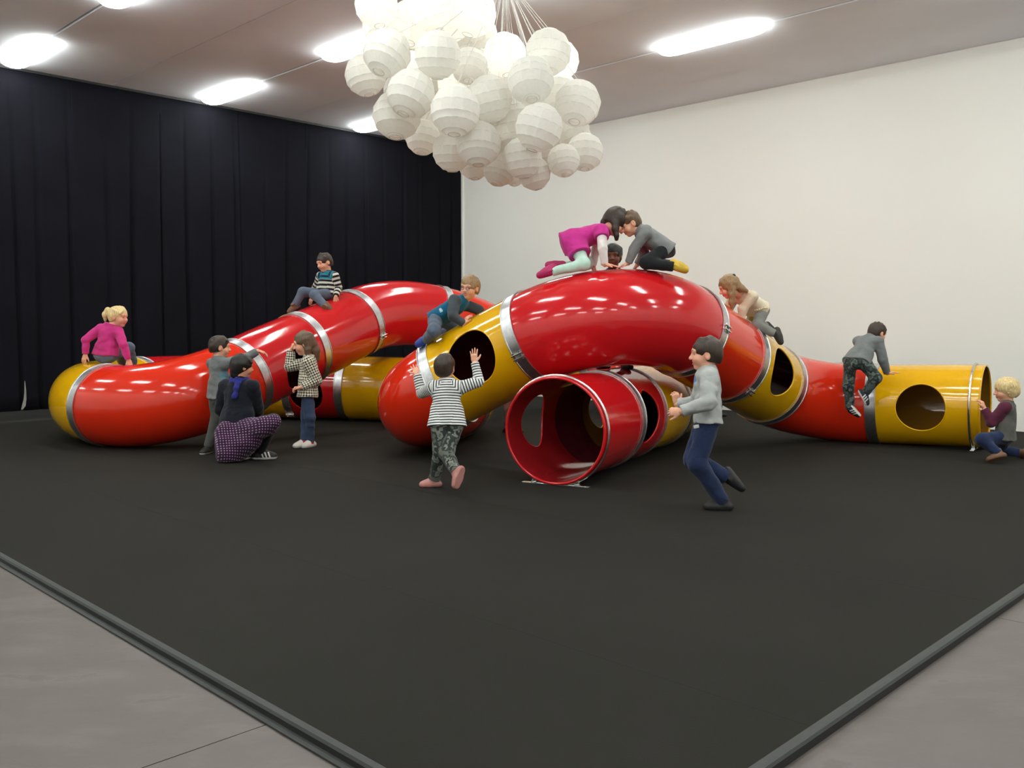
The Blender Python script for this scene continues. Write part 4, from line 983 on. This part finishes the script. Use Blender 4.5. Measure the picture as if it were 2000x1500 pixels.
# crouching woman
W3 = person(label='woman in navy cardigan and plum dotted skirt crouching with her back to us', H=1.60, D=9.5, seed=3, hh=.142, pel=(463, 838), nb=(468, 739, .02), hd=(473, 716, .02), yaw=160, head=(125, 8, 0), skin=SK_MID, hairm=H_BLACK, sw=.108,
       hair=dict(fringe=.05, ears=True, nape=-.075, thick=.016, locks=[[((0, -.05, -.03), .06), ((0, -.05, -.075), .05)]]), armR=[(503, 795, 1), (506, 812, 1), {}], armL=[(431, 800, 1), (446, 820, 1), {}],
       legR=[(534, 822, -1), (508, 877, 1), (530, 890, 0), 'flat'], legL=[(470, 842, 1), (478, 884, 1), (500, 892, 1), 'flat'], top=dict(m=C_NAVY, hem=.0, name='cardigan', ease=.014), bottom=dict(m=C_BLACK, name='tights', ease=.003),
       skirt=dict(m=C_DOTS, cones=[((450, 846, 9.5), (449, 884, 9.42), .155, .145), ((470, 846, 9.5), (520, 832, 9.25), .15, .105, .06), ((470, 868, 9.42), (490, 860, 9.35), .15, .11, .06), ((520, 832, 9.25), (534, 824, 9.2), .1, .075, .04)], cut=((460, 899, 9.45), (0, 0, -1))), shoe=dict(m=S_BLK, stripes=True))
# girl with the printed blouse
person(label='girl in black and white printed blouse standing, hand raised to her face', H=1.34, D=10.57, seed=4, pel=(601, 766), nb=(604, 695, 0), hd=(594, 671, 0), yaw=-82, head=(-78, 14, 0), hh=.185, skin=SK_PALE, hairm=H_MID,
       hair=dict(fringe=.062, ears=True, locks=[[((.05, -.02, .02), .04), ((.06, -.01, -.06), .026), ((.055, .015, -.16), .02), ((.05, .02, -.24), .01)], [((-.05, -.03, .02), .045), ((-.062, -.02, -.06), .032), ((-.06, 0, -.16), .024), ((-.05, .02, -.25), .01)], [((0, -.06, .0), .055), ((0, -.075, -.09), .05), ((0, -.07, -.17), .03)]]),
       armL=[(619, 743, -1), (589, 757, -1), dict(tip=(577, 757, 0), curl=40)], armR=[(566, 716, 0), (569, 684, 0), dict(tip=(573, 668, 0), curl=50)], legL=[(605, 815, 0), (607, 860, 0), (589, 869, -1), 'flat'], legR=[(598, 813, 0), (593, 857, 0), (572, 864, -1), 'flat'],
       top=dict(m=C_PRINT, hem=.035, ease=.022, flare=.012, name='blouse'), bottom=dict(m=C_DENIM, name='jeans', ease=.004), shoe=dict(m=S_WHT, patch=True, m2=S_RED))
# boy sitting on the rear rise
person(label='boy in blue and black striped jumper sitting on the red tube by the curtain', H=1.20, D=12.35, seed=5, pel=(637, 574), nb=(641, 530, 0), hd=(634, 513, -.02), yaw=-28, head=(-45, 18, -4), hh=.19, skin=SK_PALE, hairm=H_BROWN, hair=SHORT, mouth=True,
       armL=[(660, 559, 0), (656, 579, -1), dict(tip=(654, 594, 0), curl=10, back=(.5, -1, .6))], armR=[(617, 560, 1), (612, 580, 0), dict(tip=(606, 590, 0), curl=12, back=(-.4, -1, .6))],
       legR=[(591, 570, -1), (578, 593, 0), (560, 606, 0)], legL=[(614, 576, -1), (637, 599, -1), (647, 619, -1)], top=dict(m=C_JUMP, hem=.015, name='jumper', ease=.013, slv0=-.4), bottom=dict(m=C_DENIM2, name='jeans'), shoe=dict(m=S_BROWN, high=.03, sole=BLACK_SOLE))
# boy with glasses climbing the yellow tube
G6 = person(label='boy with glasses in teal and grey shirt climbing the sloping yellow tube', H=1.21, D=9.42, seed=6, pel=(856, 622), nb=(908, 584, -.05), hd=(918, 562, -.07), yaw=58, pyaw=70, head=(-28, 6, 6), hh=.185, skin=SK_PALE, hairm=H_LIGHT, brow=H_LIGHT, mouth=True, hair=dict(fringe=.036, nape=-.062, thick=.014),
       armR=[(884, 617, -1), (897, 626, 0), dict(tip=(909, 627, 0), curl=20, back=(-.3, -.5, 1))], armL=[(933, 605, 0), (939, 612, 1), {}], legR=[(848, 646, -1), (833, 663, 1), (811, 677, 0)], legL=[(891, 640, 0), (858, 654, 1), (842, 662, 0)],
       top=dict(m=C_TEAL, print=(861, 606, 3.5, 4, cloth('white_badge', lin(170, 190, 200))), hem=.03, ease=.015), bottom=dict(m=C_DENIM2, name='jeans', ease=.014), shoe=dict(m=S_BLUE, sole=S_BLUE))
# child in the striped jersey, seen from behind
person(label='child in black and white striped jersey seen from behind, both hands raised to the tunnel', H=1.20, D=7.85, seed=7, pel=(873, 826), nb=(873, 742, .08), hd=(869, 718, .10), yaw=178, head=(165, -4, 0), hh=.178, skin=SK_PALE, hairm=H_BROWN, hair=dict(fringe=.05, nape=-.07, thick=.014),
       armL=[(824, 767, 1), (814, 731, 1), dict(tip=(810, 713, 1), curl=6, spread=16, back=(0, -1, .2), thumb=55)], armR=[(929, 747, 0), (927, 708, 1), dict(tip=(925, 684, 1), curl=6, spread=10, back=(0, -1, .2), thumb=50)],
       legL=[(860, 876, 0), (848, 926, 1), (822, 944, 0), 'flat'], legR=[(872, 886, -1), (893, 924, -1), (881, 958, -1)], top=dict(m=C_STRIPE, hem=.025, ease=.012, flare=.006, name='jersey'), bottom=dict(m=C_CAMO, cuff=1.3), shoe=dict(m=S_PINK, high=.02, sole=S_PINK))
# girl in magenta on the crest
person(label='girl in magenta dress and mint leggings kneeling on top of the red arch', H=1.30, D=8.98, seed=8, pel=(1118, 471), nb=(1186, 449, -.02), hd=(1202, 433, -.03), yaw=88, head=(92, 48, 0), hh=.185, skin=SK_PALE, hairm=H_BROWN,
       hair=dict(fringe=.05, ears=True, thick=.015, locks=[[((.06, .01, -.02), .035), ((.07, .04, -.05), .028), ((.075, .085, -.08), .02), ((.07, .11, -.10), .015)], [((0, -.05, -.02), .05), ((0, -.06, -.07), .035)]]),
       armR=[(1177, 486, -1), (1181, 513, 0), dict(tip=(1206, 520, 0), curl=4, back=(0, 0, 1))], armL=[(1163, 491, 1), (1159, 515, 0), dict(tip=(1160, 527, 0), curl=6, back=(0, 0, 1))],
       legR=[(1141, 516, -1), (1076, 531, 0), (1049, 548, 0)], legL=[(1147, 514, 1), (1092, 522, 0), (1076, 523, 0)], under=C_WHITE,
       top=dict(m=C_MAG, hem=.075, ease=.014, flare=.015, sleeve=.2, name='dress', cover=.62), bottom=dict(m=C_MINT, name='leggings', ease=.004), shoe=dict(m=S_MAG, sole=S_MAG))
# boy in grey facing her
person(label='boy in grey shirt and yellow shoes kneeling on the red arch, facing the girl', H=1.22, D=8.98, seed=9, pel=(1299, 487), nb=(1246, 447, -.02), hd=(1231, 437, -.03), yaw=-86, head=(-80, 32, 0), hh=.18, skin=SK_PALE, hairm=H_MID, hair=dict(fringe=.06, thick=.008),
       armL=[(1238, 487, -1), (1227, 514, 0), dict(tip=(1213, 520, 0), curl=4, back=(0, 0, 1))], armR=[(1258, 493, 1), (1246, 515, 0), dict(tip=(1240, 523, 0), curl=4, back=(0, 0, 1))],
       legL=[(1262, 513, -1), (1318, 521, 0), (1342, 536, 0)], legR=[(1268, 512, 1), (1320, 519, 1), (1340, 530, 0)], top=dict(m=C_GREY, print=(1262, 487, 12, 6, cloth('dull_red_print', lin(128, 84, 92))), hem=.03, ease=.014), bottom=dict(m=C_BLACK), shoe=dict(m=S_YEL, sole=S_YEL))
# boy standing behind the arch on the front tube
person(label='dark-haired boy standing behind the red arch, only his face and feet in view', H=1.30, D=9.55, seed=10, pel=(1198, 602), nb=(1198, 527, 0), hd=(1197, 501, 0), yaw=-8, head=(-12, 4, 0), hh=.18, skin=SK_TAN, lip=plain('brown_lip', lin(122, 70, 58), .5), hairm=H_BLACK, hair=dict(fringe=.045, thick=.014),
       armL=[(1232, 565, 0), (1236, 600, 0), {}], armR=[(1164, 565, 0), (1160, 600, 0), {}], gz=.955, legL=[(1216, 655, 0), (1222, 709, 0), (1232, 722, -1), 'flat'], legR=[(1184, 655, 0), (1182, 708, 0), (1168, 722, -1), 'flat'], top=dict(m=C_BLACK, hem=.03), bottom=dict(m=C_BLACK, cuff=1.6), shoe=dict(m=S_BLK, sole=BLACK_SOLE))
# running boy
R11 = person(label='boy in light grey sweatshirt and jeans running past the open tube', H=1.36, D=6.95, seed=11, pel=(1382, 820), nb=(1381, 717, 0), hd=(1379, 692, -.01), yaw=-97, head=(-97, 2, 0), hh=.175, skin=SK_PALE, hairm=H_BROWN, hair=SHORT, mouth=True,
       armL=[(1384, 786, -1), (1330, 804, 0), dict(tip=(1306, 804, 0), curl=48, back=(0, -1, .3))], armR=[(1362, 786, 1), (1340, 788, 0), dict(tip=(1322, 786, 0), curl=40, back=(0, -.4, 1))],
       legL=[(1361, 903, 0), (1412, 962, 0), (1380, 984, 0), 'flat'], legR=[(1354, 896, 1), (1422, 934, 1), (1440, 958, 0)], top=dict(m=C_LGREY, print=(1355, 741, 5, 9, cloth('blue_print', lin(70, 120, 160))), hem=.012, ease=.018, name='sweatshirt', fold=.004), bottom=dict(m=C_NAVYJ, name='jeans', ease=.016), shoe=dict(m=S_BLK, sole=BLACK_SOLE, stripes=False))
# girl climbing down the far side
person(label='long-haired girl in cream top and grey leggings climbing the right slope', H=1.22, D=10.22, seed=12, pel=(1481, 606), nb=(1446, 573, -.22), hd=(1424, 560, -.30), yaw=-62, head=(-100, 26, 0), hh=.185, skin=SK_PALE, hairm=H_LIGHT, girl=True,
       hair=dict(fringe=.05, ears=True, thick=.015, locks=[[((-.05, -.02, .01), .045), ((-.062, .01, -.07), .035), ((-.06, .05, -.15), .025), ((-.05, .075, -.22), .012)], [((.05, -.02, .01), .045), ((.06, 0, -.07), .03), ((.05, .04, -.16), .02)], [((0, -.06, 0), .055), ((0, -.09, -.06), .04), ((0, -.13, -.11), .02)]], tie=((-.02, -.085, .075), S_BLK)),
       armL=[(1453, 600, 0), (1449, 618, 0), dict(tip=(1442, 622, 0), back=(0, 0, 1))], armR=[(1425, 596, 0), (1418, 604, 1), dict(tip=(1410, 604, 0), back=(0, 0, 1))], legL=[(1478, 636, -1), (1506, 648, 0), (1519, 667, 0)], legR=[(1470, 624, 1), (1500, 640, 1), (1512, 656, 0)],
       top=dict(m=C_CREAM, hem=-.02, ease=.016, flare=.008, fold=.004), bottom=dict(m=C_GLEG, name='leggings', ease=.008), shoe=dict(m=S_OLIVE, sole=BLACK_SOLE))
# boy climbing at the right
person(label='boy in grey shirt and camouflage trousers climbing onto the tube at the right', H=1.22, D=10.42, seed=13, pel=(1673, 706), nb=(1701, 659, .14), hd=(1713, 651, .16), yaw=128, head=(112, 22, 0), hh=.18, skin=SK_PALE, hairm=H_BROWN, hair=dict(fringe=.05, nape=-.06),
       armR=[(1724, 702, 0), (1733, 729, 1), dict(tip=(1750, 727, 0), curl=6, back=(0, 0, 1))], armL=[(1690, 700, 1), (1705, 722, 1), {}], legR=[(1711, 737, 0), (1692, 765, 0), (1699, 786, 0)], legL=[(1657, 752, 0), (1660, 800, 0), (1677, 820, 0)],
       top=dict(m=C_DGREY, hem=.015, ease=.016), bottom=dict(m=C_CAMO2, ease=.012), shoe=dict(m=S_NAVY, stripes=True))
# toddler at the right mouth
person(label='blond child in maroon and grey shirt squatting at the yellow tube mouth', H=1.18, D=9.5, seed=14, pel=(1963, 852), nb=(1968, 784, 0), hd=(1965, 762, -.01), yaw=-128, head=(-104, 8, 0), hh=.195, skin=SK_PALE, hairm=H_BLOND, hair=dict(fringe=.035, ears=True, nape=-.075, thick=.018),
       armL=[(1936, 825, -1), (1922, 797, 0), dict(tip=(1914, 772, 0), curl=28, back=(.6, -.8, .2))], armR=[(1943, 822, 1), (1925, 805, 1), {}], legL=[(1917, 858, -1), (1947, 884, 0), (1931, 892, 0)], legR=[(1950, 880, 1), (1988, 884, 0), (1993, 894, 1)],
       top=dict(m=C_RAG, hem=.03, ease=.016, flare=.006), bottom=dict(m=C_NAVYJ, name='jeans'), shoe=dict(m=S_BROWN, high=.03, sole=S_BROWN))
# two children almost wholly hidden behind the tunnel
person(label='child hidden behind the sloping yellow tube, only a dark shoe in view', H=.95, D=12.0, seed=15, pel=(1000, 764), nb=(1000, 720, 0), hd=(1000, 705, 0), yaw=160, head=(165, 0, 0), skin=SK_PALE, hairm=H_BROWN, hair=SHORT, armL=[(988, 742, 0), (988, 760, 0), {}], armR=[(1012, 742, 0), (1012, 760, 0), {}],
       legL=[(993, 797, 0), (990, 824, 0), (984, 832, 1), 'flat'], legR=[(1006, 797, 0), (1008, 826, 0), (1014, 834, 0), 'flat'], top=dict(m=C_GREY), bottom=dict(m=cloth('rose_trousers', lin(130, 86, 80))), shoe=dict(m=S_BLK, sole=BLACK_SOLE))
person(label='child hidden behind the right slope of the arch, only a shoe showing past the runner', H=1.12, D=14.2, seed=16, pel=(1404, 734), nb=(1404, 690, 0), hd=(1404, 676, 0), yaw=100, head=(100, 0, 0), skin=SK_PALE, hairm=H_BROWN, hair=SHORT, armL=[(1396, 712, 0), (1398, 730, 0), {}], armR=[(1412, 712, 0), (1410, 730, 0), {}],
       legL=[(1402, 768, 0), (1400, 796, 0), (1412, 800, 0), 'flat'], legR=[(1406, 768, 0), (1404, 797, 0), (1418, 802, 0), 'flat'], top=dict(m=C_GREY), bottom=dict(m=C_BLACK), shoe=dict(m=S_BLK, sole=BLACK_SOLE))

# glasses, scarf, tag
root, J, hp_, HM, s = G6
S = Sdf()
for q in (-1, 1):
    c = [(q * (.030 + .019 * math.cos(a)), .0945 - .004 * abs(math.cos(a)), .002 + .014 * math.sin(a)) for a in [2 * math.pi * i / 14 for i in range(15)]]
    for p0, p1 in zip(c[:-1], c[1:]): S.cone(hp_(*p0), hp_(*p1), .0022 * s, .0022 * s, .001)
    S.cone(hp_(q * .049, .09, .004), hp_(q * .076, .0, .008), .002 * s, .002 * s, .001)
S.cone(hp_(-.011, .0945, .005), hp_(.011, .0945, .005), .002 * s, .002 * s, .001)
p, f = S.mesh(.0019); mesh_obj('glasses', p, f, plain('dark_blue_frame', lin(40, 44, 84), .3), root)
root, J, hp_, HM, s = W3
S = Sdf(); nbp = at(468, 742, 9.52)
for i in range(16):
    a0, a1 = 2 * math.pi * i / 16, 2 * math.pi * (i + 1) / 16; g = lambda a: nbp + np.array([.078 * math.cos(a), .07 * math.sin(a), .012 * math.sin(a)])
    S.cone(g(a0), g(a1), .026, .026, .02)
S.cone(at(462, 742, 9.42), at(458, 775, 9.37), .022, .03, .02, sq=(np.array([0, 1., 0]), .4)); S.cone(at(466, 742, 9.42), at(461, 760, 9.37), .02, .026, .02, sq=(np.array([0, 1., 0]), .4))
p, f = S.mesh(.006, folds(.004, 3, 80)); mesh_obj('scarf', p, f, C_BLUE, root)
root, J, hp_, HM, s = R11
bm = bmesh.new(); bm_box(bm, at(1360, 833, 6.80) - np.array(root.location), (.02, 0, .004), (0, .006, 0), (-.002, 0, .012), .002); from_bm('belt_tag', bm, WHITE_SOLE, root)
bm = bmesh.new(); r12 = PEOPLE[11][0]; me = [c for c in r12.children if c.name.startswith('shirt')][0].data
V = np.zeros(len(me.vertices) * 3); me.vertices.foreach_get('co', V); V = V.reshape(-1, 3); Vw = V + np.array(r12.location) - C0; dz = Vw @ FW
PX = np.stack([1000 + FOC * Vw[:, 0] / dz, 750 - FOC * (Vw @ UP) / dz], 1)
for i in range(10):      # little tassels along the hem of the cream top
    t_ = i / 9; q = np.array([1501 - 28 * t_, 601 + 8 * t_ + 2 * math.sin(t_ * 3.1)]); m = np.linalg.norm(PX - q, axis=1) < 4
    if m.any(): bmesh.ops.create_icosphere(bm, subdivisions=1, radius=.013, matrix=Matrix.Translation(V[m][dz[m].argmin()]))
tag(from_bm('pompom_trim', bm, C_CREAM, r12, smooth=True), kind='stuff')
print('script time %.1f s, %d triangles' % (time.time() - T_START, sum(len(o.data.polygons) * 2 for o in bpy.data.objects if o.type == 'MESH')))
